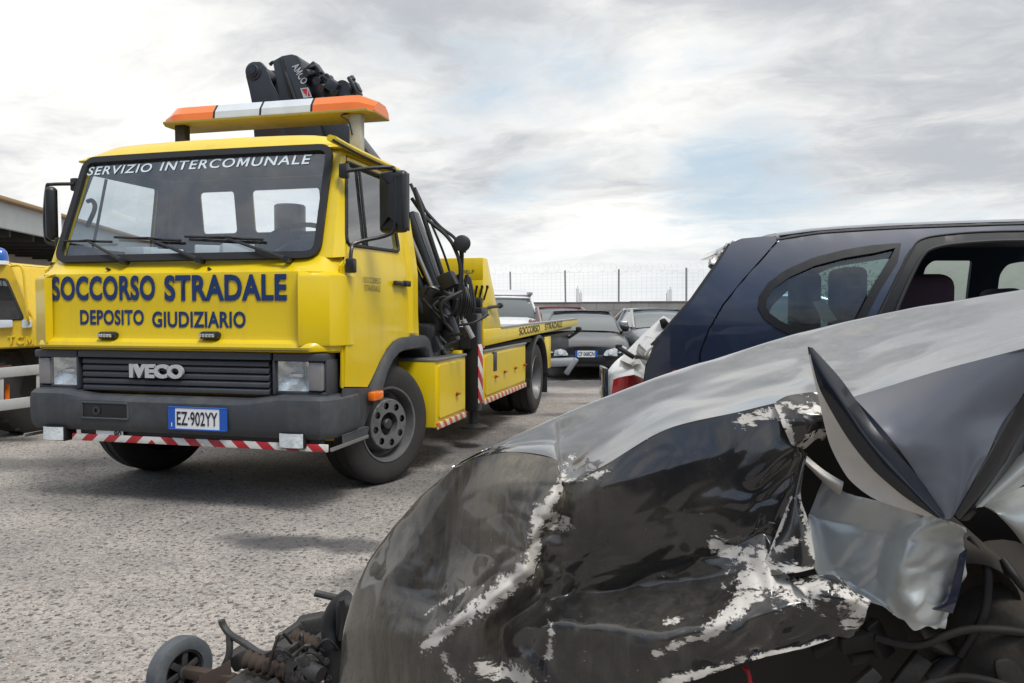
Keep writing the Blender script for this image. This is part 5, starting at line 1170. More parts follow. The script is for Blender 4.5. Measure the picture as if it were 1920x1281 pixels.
# ------------------------------------------------------------------ what shows through the navy car: side wall, white building, shrubs, a pale car
S0 = (wx(1480, 13.5), 13.5, 0); S1 = (wx(2300, 11), 11, 0)
M['sidewall'] = mat('greenish concrete', (.36, .40, .34), .9, dirt=.35, dirt_col=(.22, .25, .20), dscale=1.2)
SW, _ = wallthing('side_wall', 'pale greenish concrete wall seen through the navy car windows', S0, S1, 1.95, m=M['sidewall'])
WBld = thing('white_building', (wx(1760, 22), 22, 0), R(-6), 'long white building with a row of dark windows beyond the side wall', 'building')
x = MB(); x.box(-3.2, 6, 0, 5, -.3, 3.0, .02); x.build('wall', M['white'], WBld); x = MB(); x.box(-3.3, 6.1, -.12, 5.1, 2.75, 2.95, .02); x.build('roof_edge', M['white'], WBld)
for k in range(14):
    x = MB(); x.box(-2.9 + k * .62, -2.55 + k * .62, -.02, .05, 2.0, 2.42, .01); x.build('window', M['darkglass'], WBld)
random.seed(9)
for i, (px, Y, h, lab) in enumerate(((1500, 12.2, 1.75, 'leafy shrub seen through the left of the oval rear side window'), (1590, 12.0, 2.15, 'taller leafy shrub seen through the middle of the oval rear side window'))):
    o = thing('shrub', (wx(px, Y), Y, gz(Y)), 0, lab, 'shrub', 'shrubs beside the side wall')
    x = MB(); x.tube([(0, 0, 0), (.03, .02, .7), (-.02, 0, h * .7)], [.04, .03, .012], 7); 
    for k in range(6): a = random.uniform(0, 6.3); x.tube([(0, 0, .3 + .1 * k), (math.cos(a) * .4, math.sin(a) * .4, .6 + .18 * k)], [.018, .006], 5)
    x.build('trunk', M['bark'], o); lf = MB()
    for k in range(1500):
        v = Vector((random.gauss(0, 1), random.gauss(0, 1), random.gauss(0, 1))).normalized() * random.uniform(.35, 1) ; c = Vector((v.x * .75, v.y * .6, .45 + (h - .45) / 2 + v.z * (h - .45) / 2)) + Vector((noise.noise(v * 2.5) * .25, 0, 0))
        if noise.noise(c * 3) < -.15: continue
        d1 = Vector((random.gauss(0, 1), random.gauss(0, 1), random.gauss(0, 1))).normalized(); d2 = d1.orthogonal().normalized(); l = random.uniform(.03, .06); lf.add([c - d1 * l, c + d2 * l * .45, c + d1 * l, c - d2 * l * .45], [(0, 1, 2, 3)])
    lf.build('crown', M['leaf'], o, 0)
p = at(1545, 640, 9.3); M['paleblue'] = mat('pale blue car paint', (.38, .50, .56), .35, coat=.8)
car('parked_saloon', 'pale blue saloon seen through the oval rear side window of the navy car', 'car', (p.x + .3, p.y + 1.2, gz(10)), R(82), M['paleblue'], sal_b, sal_c, lamps=False)

# ------------------------------------------------------------------ unseen dark container, added behind the camera to darken paintwork reflections
SCN = thing('reflection_container', (.4, -3.2, 0), 0, 'unseen dark container added to darken reflections in the black and navy paintwork', 'container')
M['container'] = mat('added container steel', (.030, .034, .042), .7, dirt=.4, dirt_col=(.05, .04, .032), dscale=2)
x = MB(); x.box(-4.2, 4.2, -2.4, 0, .12, 2.35, .03)
for k in range(15): x.box(-4.1 + k * .58, -3.98 + k * .58, 0, .07, .2, 2.25, .01)
x.box(-4.25, 4.25, -.05, .10, 2.28, 2.42, .02); x.box(-4.2, 4.2, -2.3, -.1, -.02, .12, .01); x.build('body', M['container'], SCN)
# ------------------------------------------------------------------ the crumpled black car in the foreground
WO = Vector((.25, 1.55, 0))
WR = thing('wrecked_car', WO, 0, 'crumpled black car front with torn wing and chipped paint in the foreground', 'wrecked car')
def wreck_paint(name, dustc, spec):
    m = bpy.data.materials.new(name); m.use_nodes = True; nt = m.node_tree; g = G(nt); b = nt.nodes['Principled BSDF']
    oc = g.n('ShaderNodeTexCoord').outputs['Object']
    at_ = g.n('ShaderNodeAttribute', attribute_name='chip').outputs['Fac']; du = g.n('ShaderNodeAttribute', attribute_name='scuff_tint').outputs['Fac']
    n1 = g.noise(oc, 26, 8, .72, 1.2); n2 = g.noise(g.vm('MULTIPLY', oc, (26, 26, 90)), 1.6, 6, .75)
    flk = g.m('MULTIPLY', g.sm(g.noise(g.vm('MULTIPLY', oc, (40, 40, 110)), 1.5, 6, .75, .5), .56, .66), .55)
    chip = g.sm(g.m('ADD', at_, g.m('ADD', g.m('MULTIPLY', g.m('SUBTRACT', n1, .5), 2.3), g.m('MULTIPLY', g.m('SUBTRACT', n2, .5), 1.9))), .58, .64)
    ring = g.sm(g.m('ADD', at_, g.m('ADD', g.m('MULTIPLY', g.m('SUBTRACT', n1, .5), 2.3), g.m('MULTIPLY', g.m('SUBTRACT', n2, .5), 1.9))), .50, .56)
    chip = g.m('MULTIPLY', chip, g.m('SUBTRACT', 1.0, g.m('MULTIPLY', flk, g.sm(at_, 1.1, .3))))
    cc = g.mix(g.noise(oc, 9, 6, .7), (.40, .37, .33), (.72, .69, .64))
    dust = g.noise(oc, 3.0, 8, .66, .5); spk = g.sm(g.vor(oc, 300), .16, .08); spk2 = g.sm(g.noise(oc, 90, 3, .6), .58, .75)
    d = g.m('ADD', g.m('MULTIPLY', g.sm(dust, .40, .72), .16), .035)
    d = g.m('ADD', d, g.m('MULTIPLY', du, g.m('ADD', .16, g.m('MULTIPLY', g.sm(g.noise(g.vm('MULTIPLY', oc, (40, 40, 5)), 1.0, 6, .7, .6), .35, .7), .55))))
    d = g.m('ADD', d, g.m('ADD', g.m('MULTIPLY', spk, .12), g.m('MULTIPLY', spk2, .03)), clamp=True)
    base = g.mix(d, (.0065, .0075, .011), dustc)
    base = g.mix(ring, base, (.13, .122, .112))
    base = g.mix(chip, base, cc)
    g.put(b.inputs['Base Color'], base)
    g.put(b.inputs['Roughness'], g.m('ADD', .16, g.m('ADD', g.m('MULTIPLY', d, .35), g.m('MULTIPLY', chip, .4)), clamp=True))
    g.put(b.inputs['Coat Weight'], g.m('MULTIPLY', g.m('SUBTRACT', 1.0, chip), g.m('SUBTRACT', .9, d))); b.inputs['Coat Roughness'].default_value = .045; b.inputs['Specular IOR Level'].default_value = spec
    bp = g.n('ShaderNodeBump'); bp.inputs['Strength'].default_value = .35; bp.inputs['Distance'].default_value = .004
    g.put(bp.inputs['Height'], g.m('ADD', g.m('MULTIPLY', chip, -.8), g.m('MULTIPLY', g.noise(oc, 7, 3, .5), 1.6))); nt.links.new(bp.outputs[0], b.inputs['Normal'])
    return m
M['wreck'] = wreck_paint('chipped black paint', (.20, .175, .13), .35); M['bonnet'] = wreck_paint('dusty sheen on chipped black paint', (.40, .385, .36), 1.0)

def sheet(name, rows, m, parent=WR, k=14, thick=.0025, dent=0.0, ten=1.0, crease=0.0, creases=(), chips=(), scuff_tints=(), seed=0, smooth=60, ragged=0.0):
    """pressed panel through a net of (pixel x, pixel y, distance) control points: smooth between them, chips and scuffs given as (x, y, x, y, radius, strength)"""
    R1 = [spline([Vector(p) for p in r], k, ten) for r in rows]
    cols = [spline([r[i] for r in R1], k, ten) for i in range(len(R1[0]))]
    nr, nc = len(cols[0]), len(cols); vs = []; fs = []; ch = []; sc = []
    def cap(lst, x, y):
        best = 0.0
        for x0, y0, x1, y1, r, s in lst:
            dx, dy = x1 - x0, y1 - y0; L = dx * dx + dy * dy; t = max(0, min(1, ((x - x0) * dx + (y - y0) * dy) / L)) if L else 0
            d = math.hypot(x - x0 - dx * t, y - y0 - dy * t); best = max(best, s * max(0, 1 - d / (2 * r)))
        return best
    for j in range(nr):
        for i in range(nc):
            p = cols[i][j]; x, y, Y = p
            q = at(x, y, Y)
            if dent:
                nn = noise.noise(q * 7 + Vector((seed, 0, 0))) + .5 * noise.noise(q * 15 + Vector((seed, 5, 0)))
                q = q + Vector((0, -1, .3)) * nn * dent
            if crease:
                wq = max(.03, cap(creases, x, y)) if creases else 1.0
                fa = Vector(((q.x * .8 + q.z * .6) * 6.0, q.y * 5, (q.z * .8 - q.x * .6) * 10.5)) + Vector((noise.noise(q * 6), noise.noise(q * 6 + Vector((9, 0, 0))), noise.noise(q * 6 + Vector((0, 9, 0))))) * .55
                d1 = noise.voronoi(fa)[0]; d2 = noise.voronoi(fa * 2.1 + Vector((4, 4, 4)))[0]
                q = q + Vector((.12, -1, .30)) * ((min(d1[1] - d1[0], .55) - .2) + .42 * (min(d2[1] - d2[0], .5) - .2)) * crease * wq
            if ragged and j in (0, nr - 1): q = q + Vector((0, 0, 1)) * noise.noise(q * 40) * ragged
            vs.append(q - WO); ch.append(cap(chips, x, y)); sc.append(cap(scuff_tints, x, y))
    for j in range(nr - 1):
        for i in range(nc - 1): fs.append((j * nc + i, j * nc + i + 1, (j + 1) * nc + i + 1, (j + 1) * nc + i))
    me = bpy.data.meshes.new(name); me.from_pydata([tuple(v) for v in vs], [], fs)
    for nm, arr in (('chip', ch), ('scuff_tint', sc)):
        a = me.attributes.new(nm, 'FLOAT', 'POINT'); a.data.foreach_set('value', arr)
    me.materials.append(m); me.polygons.foreach_set('use_smooth', [True] * len(me.polygons))
    o = bpy.data.objects.new(name, me); COL.objects.link(o); o.parent = parent
    if thick:
        bm = bmesh.new(); bm.from_mesh(me); thicken(bm, thick, 0); bm.to_mesh(me); bm.free()
    me.set_sharp_from_angle(angle=R(smooth))
    return o
CH = [(1050, 912, 1010, 975, 9, 1), (1010, 975, 993, 1060, 11, 1), (993, 1060, 935, 1112, 16, 1), (935, 1112, 860, 1165, 16, 1), (860, 1165, 800, 1208, 12, 1), (1012, 958, 1065, 985, 13, .9), (1030, 985, 1075, 990, 6, .8),
      (1340, 1020, 1420, 1060, 16, .9), (1420, 1040, 1480, 1085, 18, 1), (1400, 1085, 1580, 1110, 34, 1), (1560, 1110, 1600, 1150, 26, 1), (1330, 1185, 1400, 1120, 15, .9), (1230, 1225, 1330, 1190, 9, .9), (1240, 1285, 1420, 1232, 9, .95), (1420, 1232, 1560, 1205, 8, .95),
      (905, 1250, 990, 1275, 16, .9), (1035, 1170, 1030, 1235, 7, .9), (1050, 905, 1072, 860, 7, .8), (1385, 790, 1475, 772, 11, .95), (1250, 1170, 1275, 1160, 7, .7), (830, 1230, 860, 1281, 9, .8), (800, 1150, 880, 1100, 4, .7), (1060, 905, 1140, 885, 5, .75)]
SCF_REFL = [(700, 1180, 720, 1280, 70, .9), (940, 900, 1000, 860, 90, 1.1), (930, 1000, 900, 1060, 90, .7), (1150, 1180, 1400, 1140, 60, .28), (1100, 1250, 1300, 1200, 50, .22), (790, 960, 700, 1100, 60, .5)]  # scuffs; the nose entries paint in the ground's brown reflection
CRS = [(1010, 960, 860, 1160, 70, 1), (1000, 1100, 1250, 1130, 60, 1), (1250, 1130, 1500, 1080, 80, 1.1), (1000, 1230, 1500, 1200, 60, 1), (1440, 860, 1440, 1050, 50, .9), (1080, 900, 1300, 840, 40, .3), (760, 1000, 900, 1080, 60, .28), (1250, 960, 1400, 930, 60, .35)]
SCB_SHEEN = [(1080, 800, 1500, 680, 60, .25), (1500, 680, 2000, 600, 110, .45)]  # pale film on the bonnet: dust plus painted-in sheen of the sky
# bonnet: far edge row, middle, ridge row; columns from the nose to the right
ridge = [(850, 880, 1.60), (900, 858, 1.575), (962, 848, 1.53), (1040, 862, 1.45), (1058, 905, 1.42), (1130, 876, 1.385), (1250, 806, 1.365), (1380, 775, 1.345), (1475, 752, 1.33)]
sil = [(848, 878, 1.63), (898, 850, 1.66), (955, 822, 1.70), (1030, 789, 1.74), (1058, 777, 1.76), (1135, 745, 1.80), (1250, 702, 1.85), (1380, 661, 1.88), (1475, 632, 1.90)]
r_ext = [(1520, 742, 1.33), (1600, 745, 1.30), (1700, 715, 1.25), (1790, 688, 1.20), (1900, 660, 1.14), (2040, 625, 1.07)]
s_ext = [(1540, 615, 1.90), (1610, 599, 1.89), (1700, 580, 1.87), (1790, 565, 1.84), (1900, 547, 1.80), (2040, 530, 1.74)]
def mids(a, b, t, bump=0): return [(p[0] + (q[0] - p[0]) * t, p[1] + (q[1] - p[1]) * t, p[2] + (q[2] - p[2]) * t + bump * math.sin(i * 1.9)) for i, (p, q) in enumerate(zip(a, b))]
S_, R_ = sil + s_ext, ridge + r_ext
back = [(p[0] + 6, p[1] + 26, p[2] + .16) for p in S_]; back2 = [(p[0] + 12, p[1] + 90, p[2] + .30) for p in S_]
sheet('bonnet', [back2, back, S_, mids(S_, R_, .25, .012), mids(S_, R_, .5, -.018), mids(S_, R_, .75, .014), R_], M['bonnet'], k=12, dent=.010, chips=CH, scuff_tints=SCB_SHEEN, seed=3)
# nose and wing, from the left outline to the torn edge
cols = [
 [(905, 900, 1.85), (850, 960, 1.95), (800, 1030, 2.0), (760, 1090, 2.0), (725, 1160, 2.0), (700, 1230, 2.0), (690, 1330, 2.0)],
 [(850, 880, 1.60), (791, 930, 1.66), (736, 992, 1.70), (692, 1052, 1.71), (662, 1118, 1.71), (644, 1190, 1.71), (632, 1330, 1.72)],
 [(872, 870, 1.585), (838, 926, 1.59), (800, 988, 1.60), (760, 1045, 1.60), (722, 1088, 1.60), (700, 1180, 1.58), (688, 1330, 1.60)],
 [(900, 858, 1.575), (868, 925, 1.575), (850, 1000, 1.57), (840, 1062, 1.565), (828, 1122, 1.545), (790, 1196, 1.50), (775, 1330, 1.52)],
 [(962, 848, 1.53), (952, 905, 1.47), (945, 968, 1.45), (930, 1035, 1.45), (900, 1098, 1.455), (838, 1178, 1.455), (835, 1330, 1.47)],
 [(1040, 862, 1.45), (1044, 905, 1.405), (1016, 965, 1.385), (992, 1020, 1.38), (980, 1075, 1.375), (905, 1145, 1.40), (890, 1330, 1.41)],
 [(1058, 905, 1.42), (1060, 928, 1.42), (1040, 990, 1.425), (1016, 1050, 1.43), (1012, 1120, 1.43), (945, 1180, 1.43), (940, 1330, 1.40)],
 [(1130, 876, 1.385), (1128, 915, 1.365), (1122, 985, 1.37), (1112, 1055, 1.385), (1090, 1112, 1.40), (1050, 1172, 1.33), (1050, 1330, 1.32)],
 [(1250, 806, 1.365), (1250, 880, 1.335), (1250, 970, 1.33), (1250, 1050, 1.34), (1246, 1098, 1.345), (1238, 1190, 1.22), (1235, 1296, 1.225)],
 [(1380, 775, 1.345), (1378, 850, 1.315), (1374, 945, 1.31), (1368, 1025, 1.315), (1365, 1075, 1.31), (1372, 1165, 1.20), (1395, 1243, 1.21)],
 [(1475, 752, 1.33), (1487, 840, 1.30), (1466, 925, 1.295), (1438, 1005, 1.29), (1430, 1060, 1.27), (1470, 1140, 1.19), (1505, 1216, 1.20)],
 [(1482, 752, 1.36), (1506, 856, 1.31), (1486, 935, 1.30), (1452, 1020, 1.285), (1480, 1080, 1.25), (1545, 1125, 1.18), (1590, 1185, 1.19)]]
rows = [[c[i] for c in cols] for i in range(7)]
sheet('wing', rows, M['wreck'], k=17, ten=.45, dent=.008, crease=.040, creases=CRS, chips=CH, scuff_tints=SCF_REFL, seed=3)
# standing shard of torn metal: outer face dark, inner face bare
M['shardblack'] = mat('gloss black edge', (.007, .009, .014), .22, coat=.45, coat_rough=.05, dirt=.12, dirt_col=(.04, .04, .04), spec=.35)
sheet('torn_shard', [[(1515, 651, 1.20), (1517, 653, 1.20), (1519, 655, 1.20)], [(1533, 735, 1.215), (1536, 733, 1.20), (1540, 730, 1.185)], [(1556, 830, 1.215), (1572, 820, 1.195), (1586, 812, 1.18)], [(1590, 896, 1.21), (1616, 886, 1.19), (1638, 878, 1.172)], [(1640, 936, 1.19), (1668, 934, 1.18), (1694, 928, 1.168)], [(1738, 968, 1.165), (1746, 967, 1.16), (1752, 965, 1.156)]], M['wreck'], k=12, dent=.003, ten=.7, chips=[(1520, 670, 1536, 735, 5, 1.2), (1540, 750, 1580, 850, 26, 1.7), (1590, 860, 1660, 925, 34, 1.7), (1660, 930, 1745, 967, 16, 1.5)], seed=1)
sheet('shard_outer_face', [[(1516, 650, 1.199), (1519, 652, 1.199), (1522, 652, 1.20)], [(1538, 731, 1.184), (1558, 722, 1.178), (1577, 714, 1.196)], [(1584, 813, 1.179), (1612, 808, 1.168), (1638, 802, 1.19)], [(1636, 879, 1.171), (1668, 876, 1.163), (1700, 872, 1.183)], [(1692, 929, 1.167), (1716, 926, 1.160), (1740, 922, 1.176)], [(1750, 966, 1.155), (1762, 972, 1.150), (1775, 966, 1.158)]], M['shardblack'], k=10, dent=.003, ten=.8, seed=1)
# bonnet corner folded down to a point, right of the shard
M['dustypanel'] = mat('dusty blue black paint', (.105, .11, .128), .28, coat=.9, coat_rough=.1, dirt=.45, dirt_col=(.16, .155, .16), dscale=4, var=.15)
sheet('folded_corner', [[(1600, 745, 1.302), (1700, 715, 1.252), (1790, 688, 1.202), (1900, 660, 1.142), (2040, 625, 1.072)], [(1650, 800, 1.22), (1690, 800, 1.21), (1750, 790, 1.19), (1815, 775, 1.165), (1900, 765, 1.13)], [(1712, 880, 1.19), (1738, 880, 1.18), (1775, 880, 1.165), (1815, 870, 1.15), (1848, 862, 1.13)], [(1762, 966, 1.16), (1768, 970, 1.155), (1776, 974, 1.15), (1786, 968, 1.15), (1795, 960, 1.145)]], M['dustypanel'], k=10, dent=.003, seed=4)
sheet('folded_edge', [[(1790, 965, 1.145), (1850, 862, 1.125), (1905, 764, 1.10), (1980, 640, 1.05)], [(1800, 975, 1.15), (1870, 890, 1.14), (1925, 800, 1.12), (1990, 720, 1.08)], [(1815, 975, 1.19), (1880, 905, 1.19), (1940, 830, 1.18), (2000, 780, 1.16)]], M['shardblack'], k=8, dent=.002)
sheet('inner_flange', [[(1815, 955, 1.17), (1860, 905, 1.17), (1925, 845, 1.16), (1990, 790, 1.14)], [(1838, 950, 1.16), (1880, 915, 1.15), (1935, 870, 1.14), (2000, 830, 1.12)], [(1850, 945, 1.18), (1890, 925, 1.18), (1940, 895, 1.17), (2000, 870, 1.15)]], M['bare'], k=8, dent=.004)
sheet('inner_apron', [[(1845, 950, 1.23), (1900, 920, 1.22), (2000, 890, 1.20)], [(1870, 965, 1.20), (1915, 985, 1.18), (2000, 960, 1.16)], [(1905, 1000, 1.24), (1935, 1030, 1.22), (2000, 1030, 1.20)]], M['bare'], k=8, dent=.004)
# bare inner panel with its pressed fold
sheet('inner_panel', [[(1545, 905, 1.34), (1610, 930, 1.28), (1680, 945, 1.24), (1755, 972, 1.20), (1808, 990, 1.20)], [(1520, 965, 1.34), (1590, 985, 1.31), (1660, 1010, 1.27), (1720, 1000, 1.205), (1808, 1030, 1.23)], [(1500, 1020, 1.33), (1580, 1045, 1.31), (1648, 1070, 1.28), (1690, 1060, 1.215), (1798, 1085, 1.25)], [(1530, 1075, 1.31), (1600, 1095, 1.30), (1660, 1120, 1.27), (1710, 1130, 1.225), (1786, 1135, 1.25)], [(1600, 1120, 1.28), (1650, 1135, 1.27), (1690, 1160, 1.255), (1730, 1172, 1.235), (1776, 1180, 1.25)]], M['bare'], k=14, ten=.6, dent=.006, crease=.030, ragged=.016, seed=2)
sheet('dark_strip', [[(1800, 1040, 1.215), (1812, 1030, 1.22)], [(1778, 1120, 1.22), (1800, 1100, 1.23)], [(1748, 1142, 1.22), (1785, 1150, 1.235)]], M['bluepaint'], k=6)
# flap and curled lip at the tear
sheet('torn_flap', [[(1506, 848, 1.29), (1509, 852, 1.285), (1512, 850, 1.28)], [(1484, 925, 1.275), (1492, 930, 1.255), (1499, 926, 1.265)], [(1455, 1005, 1.265), (1490, 985, 1.235), (1513, 975, 1.245)], [(1432, 1060, 1.26), (1490, 1050, 1.225), (1526, 1040, 1.235)], [(1425, 1082, 1.255), (1480, 1076, 1.22), (1524, 1066, 1.23)]], M['wreck'], k=10, dent=.004, chips=[(1500, 930, 1524, 1040, 8, 1.0), (1430, 1062, 1520, 1072, 10, 1.0), (1485, 930, 1440, 1050, 4, .9), (1460, 1030, 1490, 1010, 9, .7)], seed=6)
sheet('curled_lip', [[(1480, 1085, 1.25), (1540, 1078, 1.24), (1575, 1085, 1.235), (1600, 1110, 1.23)], [(1500, 1105, 1.20), (1548, 1095, 1.195), (1590, 1105, 1.19), (1632, 1128, 1.185)], [(1528, 1130, 1.185), (1560, 1120, 1.17), (1600, 1125, 1.17), (1630, 1140, 1.175)], [(1545, 1160, 1.19), (1575, 1150, 1.175), (1605, 1155, 1.18), (1622, 1160, 1.185)], [(1535, 1185, 1.215), (1560, 1190, 1.20), (1590, 1195, 1.20), (1610, 1180, 1.205)]], M['wreck'], k=12, ten=.7, dent=.006, crease=.035, chips=[(1500, 1100, 1620, 1130, 45, .72), (1540, 1170, 1600, 1170, 20, .7)], seed=8)
sheet('torn_lip', [[(1455, 755, 1.325), (1480, 742, 1.315), (1530, 735, 1.31), (1560, 745, 1.30)], [(1462, 800, 1.30), (1500, 775, 1.285), (1540, 780, 1.28), (1566, 790, 1.285)], [(1480, 835, 1.30), (1508, 815, 1.285), (1530, 800, 1.30), (1560, 810, 1.31)], [(1500, 850, 1.32), (1515, 832, 1.32), (1530, 822, 1.34), (1545, 830, 1.35)]], M['wreck'], k=12, ten=.6, dent=.010, crease=.03, chips=[(1455, 760, 1480, 830, 8, .9), (1480, 760, 1560, 770, 20, .62), (1500, 840, 1530, 815, 12, 1)], seed=12)
sheet('inner_brace', [[(1500, 845, 1.32), (1540, 880, 1.31), (1580, 905, 1.30)], [(1505, 862, 1.31), (1540, 892, 1.30), (1578, 915, 1.29)], [(1512, 872, 1.34), (1545, 905, 1.33), (1575, 930, 1.32)]], M['primer'], k=6, dent=.004)
M['underdark'] = mat('grimy dark metal', (.014, .012, .011), .6, dirt=.5, dirt_col=(.05, .042, .034), dscale=12)
# dark structure inside: arch liner, strut tower, hoses
li = MB(); loc = lambda x, y, Y: at(x, y, Y) - WO
li.grid([[loc(1430, 770, 1.50), loc(1560, 770, 1.50), loc(1760, 900, 1.45), loc(2040, 900, 1.40)], [loc(1400, 1000, 1.52), loc(1560, 1000, 1.52), loc(1800, 1000, 1.50), loc(2040, 1000, 1.45)], [loc(1200, 1330, 1.55), loc(1500, 1330, 1.55), loc(1800, 1330, 1.50), loc(2040, 1330, 1.45)]])
li.build('arch_liner', M['underdark'], WR, thick=.01)
tw = MB(); c = loc(1765, 1090, 1.37); tw.lathe([(-.10, .085), (-.085, .098), (-.06, .10), (.12, .10)], c, (.1, 1, .15), 36); tw.lathe([(-.10, .085), (-.06, .075), (-.05, .03), (-.05, .001)], c, (.1, 1, .15), 36)
c = loc(1900, 1200, 1.34); tw.lathe([(-.10, .09), (-.08, .13), (.1, .14)], c, (-.2, 1, .4), 30); tw.build('strut_tower', M['greydark'], WR, 50)
ho = MB(); random.seed(21)
for a in ([(1640, 1195, 1.3), (1720, 1210, 1.28), (1820, 1180, 1.25), (1960, 1190, 1.2)], [(1820, 1010, 1.32), (1850, 1060, 1.27), (1845, 1150, 1.26), (1800, 1230, 1.28)], [(1880, 1050, 1.27), (1930, 1110, 1.22), (1990, 1120, 1.18)], [(1690, 1300, 1.28), (1800, 1270, 1.25), (1900, 1290, 1.2)]):
    ho.tube([loc(*p) for p in a], .007, 8, smooth=6)
ho.prism([(1740, 1240), (1800, 1215), (1960, 1200), (1960, 1330), (1760, 1330)], lambda x, y: loc(x, y, 1.30), lambda x, y: loc(x, y, 1.42), .01)
ho.prism([(1860, 1235), (1960, 1222), (1960, 1330), (1880, 1330)], lambda x, y: loc(x, y, 1.22), lambda x, y: loc(x, y, 1.35), .01)
random.seed(31)
for k in range(26):
    x, y = random.uniform(1560, 1960), random.uniform(1140, 1300)
    if y < 1180 and x < 1760: continue
    p = loc(x, y, random.uniform(1.28, 1.42)); mx = Matrix.Translation(p) @ Matrix.Rotation(random.uniform(-1.2, 1.2), 4, 'Y') @ Matrix.Rotation(random.uniform(-.6, .6), 4, 'X')
    ho.box(-random.uniform(.015, .06), random.uniform(.015, .06), -.01, .012, -random.uniform(.004, .02), random.uniform(.004, .02), .003, mx)
    if k % 4 == 0: ho.lathe([(-.012, .001), (-.012, .012), (.012, .012), (.012, .001)], p, (random.uniform(-.4, .4), -1, .2), 10)
ho.build('hoses_and_brackets', M['underdark'], WR, 50)
rd = MB(); rd.tube([loc(1395, 1250, 1.26), loc(1405, 1268, 1.25), loc(1412, 1330, 1.25)], .0035, 8, smooth=4); rd.build('red_cable', M['red'], WR)
cbn = MB(); FT = [(1.0, 1.18), (1.88, 2.72), (3.6, 2.72), (3.6, 1.18)]
cbn.prism(FT, lambda a, b: Vector((a, b, .28)) - WO, lambda a, b: Vector((a + .05, b, 1.06)) - WO, .03); cbn.prism([(1.85, 1.34), (2.5, 2.58), (3.3, 2.58), (3.3, 1.34)], lambda a, b: Vector((a, b, 1.50)) - WO, lambda a, b: Vector((a, b, 1.55)) - WO, .02); cbn.build('rear_body', M['bonnet'], WR)
cbg = MB(); T0, T1 = [(1.08, 1.22), (1.94, 2.68), (3.55, 2.68), (3.55, 1.22)], [(1.85, 1.34), (2.5, 2.58), (3.3, 2.58), (3.3, 1.34)]
cbg.grid([[Vector((a, b, 1.055)) - WO for a, b in T0], [Vector((a, b, 1.505)) - WO for a, b in T1]], close=True); cbg.build('cabin_windows', M['darkglass'], WR, 20)
us = MB(); us.box(-.35, .9, .25, .6, .08, .45, .05); us.build('front_frame', M['greydark'], WR)
# ------------------------------------------------------------------ small wheeled chassis lying in front of the wreck
UY = 2.12; U0 = on_ground(470, 1330); UO = Vector((at(470, 1250, UY).x, UY, 0))
UC = thing('small_wheeled_chassis', UO, 0, 'small dark wheeled chassis with springs and bent tube on the concrete', 'chassis')
L2 = lambda x, y, Y=UY: at(x, y, Y) - UO
c = L2(338, 1250, 2.16); c.z = .090; ax = Vector((.88, -.52, .03)).normalized()
wh = MB(); wh.lathe([(-.022, .060), (-.026, .082), (-.020, .094), (0, .097), (.020, .094), (.026, .082), (.022, .062), (.012, .060)], c, ax, 40)
W_ = wh.build('wheel', M['smallwheel'], UC, 50)
ri = MB(); ri.lathe([(.016, .062), (.018, .056), (.004, .054), (-.004, .05)], c, ax, 36); ri.lathe([(-.01, .018), (.022, .018), (.026, .012), (.026, .001)], c, ax, 20)
u = ax.cross(Vector((0, 0, 1))).normalized(); q = ax.cross(u)
for k in range(6):
    a = 2 * math.pi * k / 6 + .3; d = u * math.cos(a) + q * math.sin(a); ri.obox(c + d * .014 + ax * .012, c + d * .058 + ax * .008, .018, .008, .003, up=ax)
ri.build('rim', M['suspension'], W_, 40); bk_ = MB(); bk_.lathe([(-.008, .056), (-.008, .001)], c, ax, 24); bk_.build('rim_back', M['blacktext'], W_)
fr_ = MB()
fr_.tube([L2(415, 1163, 2.14), L2(420, 1175, 2.14), L2(432, 1190, 2.13), L2(460, 1207, 2.11), L2(490, 1226, 2.09), L2(522, 1229, 2.08), L2(524, 1252, 2.08)], .0095, 10, smooth=5); fr_.tube([L2(430, 1190, 2.13), L2(430, 1225, 2.12), L2(420, 1250, 2.12)], .0095, 10, smooth=3)
fr_.build('bent_tube', M['suspension'], UC)
br = MB(); br.prism([(372, 1268), (415, 1248), (432, 1236), (436, 1281), (430, 1310), (372, 1310)], lambda x, y: L2(x, y, 2.10), lambda x, y: L2(x, y, 2.13), .003); br.obox(c, L2(440, 1275, 2.1), .03, .03, .006); br.build('wheel_bracket', M['rust'], UC)
ar = MB()
ar.obox(L2(432, 1245, 2.18), L2(466, 1222, 2.2), .05, .05, .008); ar.obox(L2(520, 1205, 2.18), L2(566, 1172, 2.22), .03, .03, .006); ar.obox(L2(560, 1180, 2.3), L2(612, 1170, 2.3), .06, .07, .012)
ar.box(*[v for p in ((0, 0),) for v in ()] ) if False else None
for (x, y, Y, w_, h_) in ((578, 1250, 2.05, .085, .075), (520, 1290, 2.06, .12, .05), (600, 1215, 2.16, .05, .06), (470, 1290, 2.05, .10, .05), (545, 1215, 2.1, .05, .05)):
    p = L2(x, y, Y); ar.box(-w_ / 2, w_ / 2, -.05, .06, -h_ / 2, h_ / 2, .008, Matrix.Translation(p) @ Matrix.Rotation(R(-18), 4, 'Z') @ Matrix.Rotation(R(8), 4, 'Y'))
p = L2(585, 1258, 1.98); ar.lathe([(-.03, .001), (-.03, .022), (.03, .022), (.03, .001)], p, (1, -.5, -.2), 18)
random.seed(13)
for k in range(10): p = L2(560 + random.uniform(-8, 18), 1250 + random.uniform(-14, 22), 1.98); ar.box(-.01, .01, -.012, .012, -.012, .012, .003, Matrix.Translation(p) @ Matrix.Rotation(random.uniform(-1, 1), 4, 'Y'))
ar.box(-.10, .28, -.02, .06, .02, .05, .008); ar.build('axle_frame', M['suspension'], UC, 40)
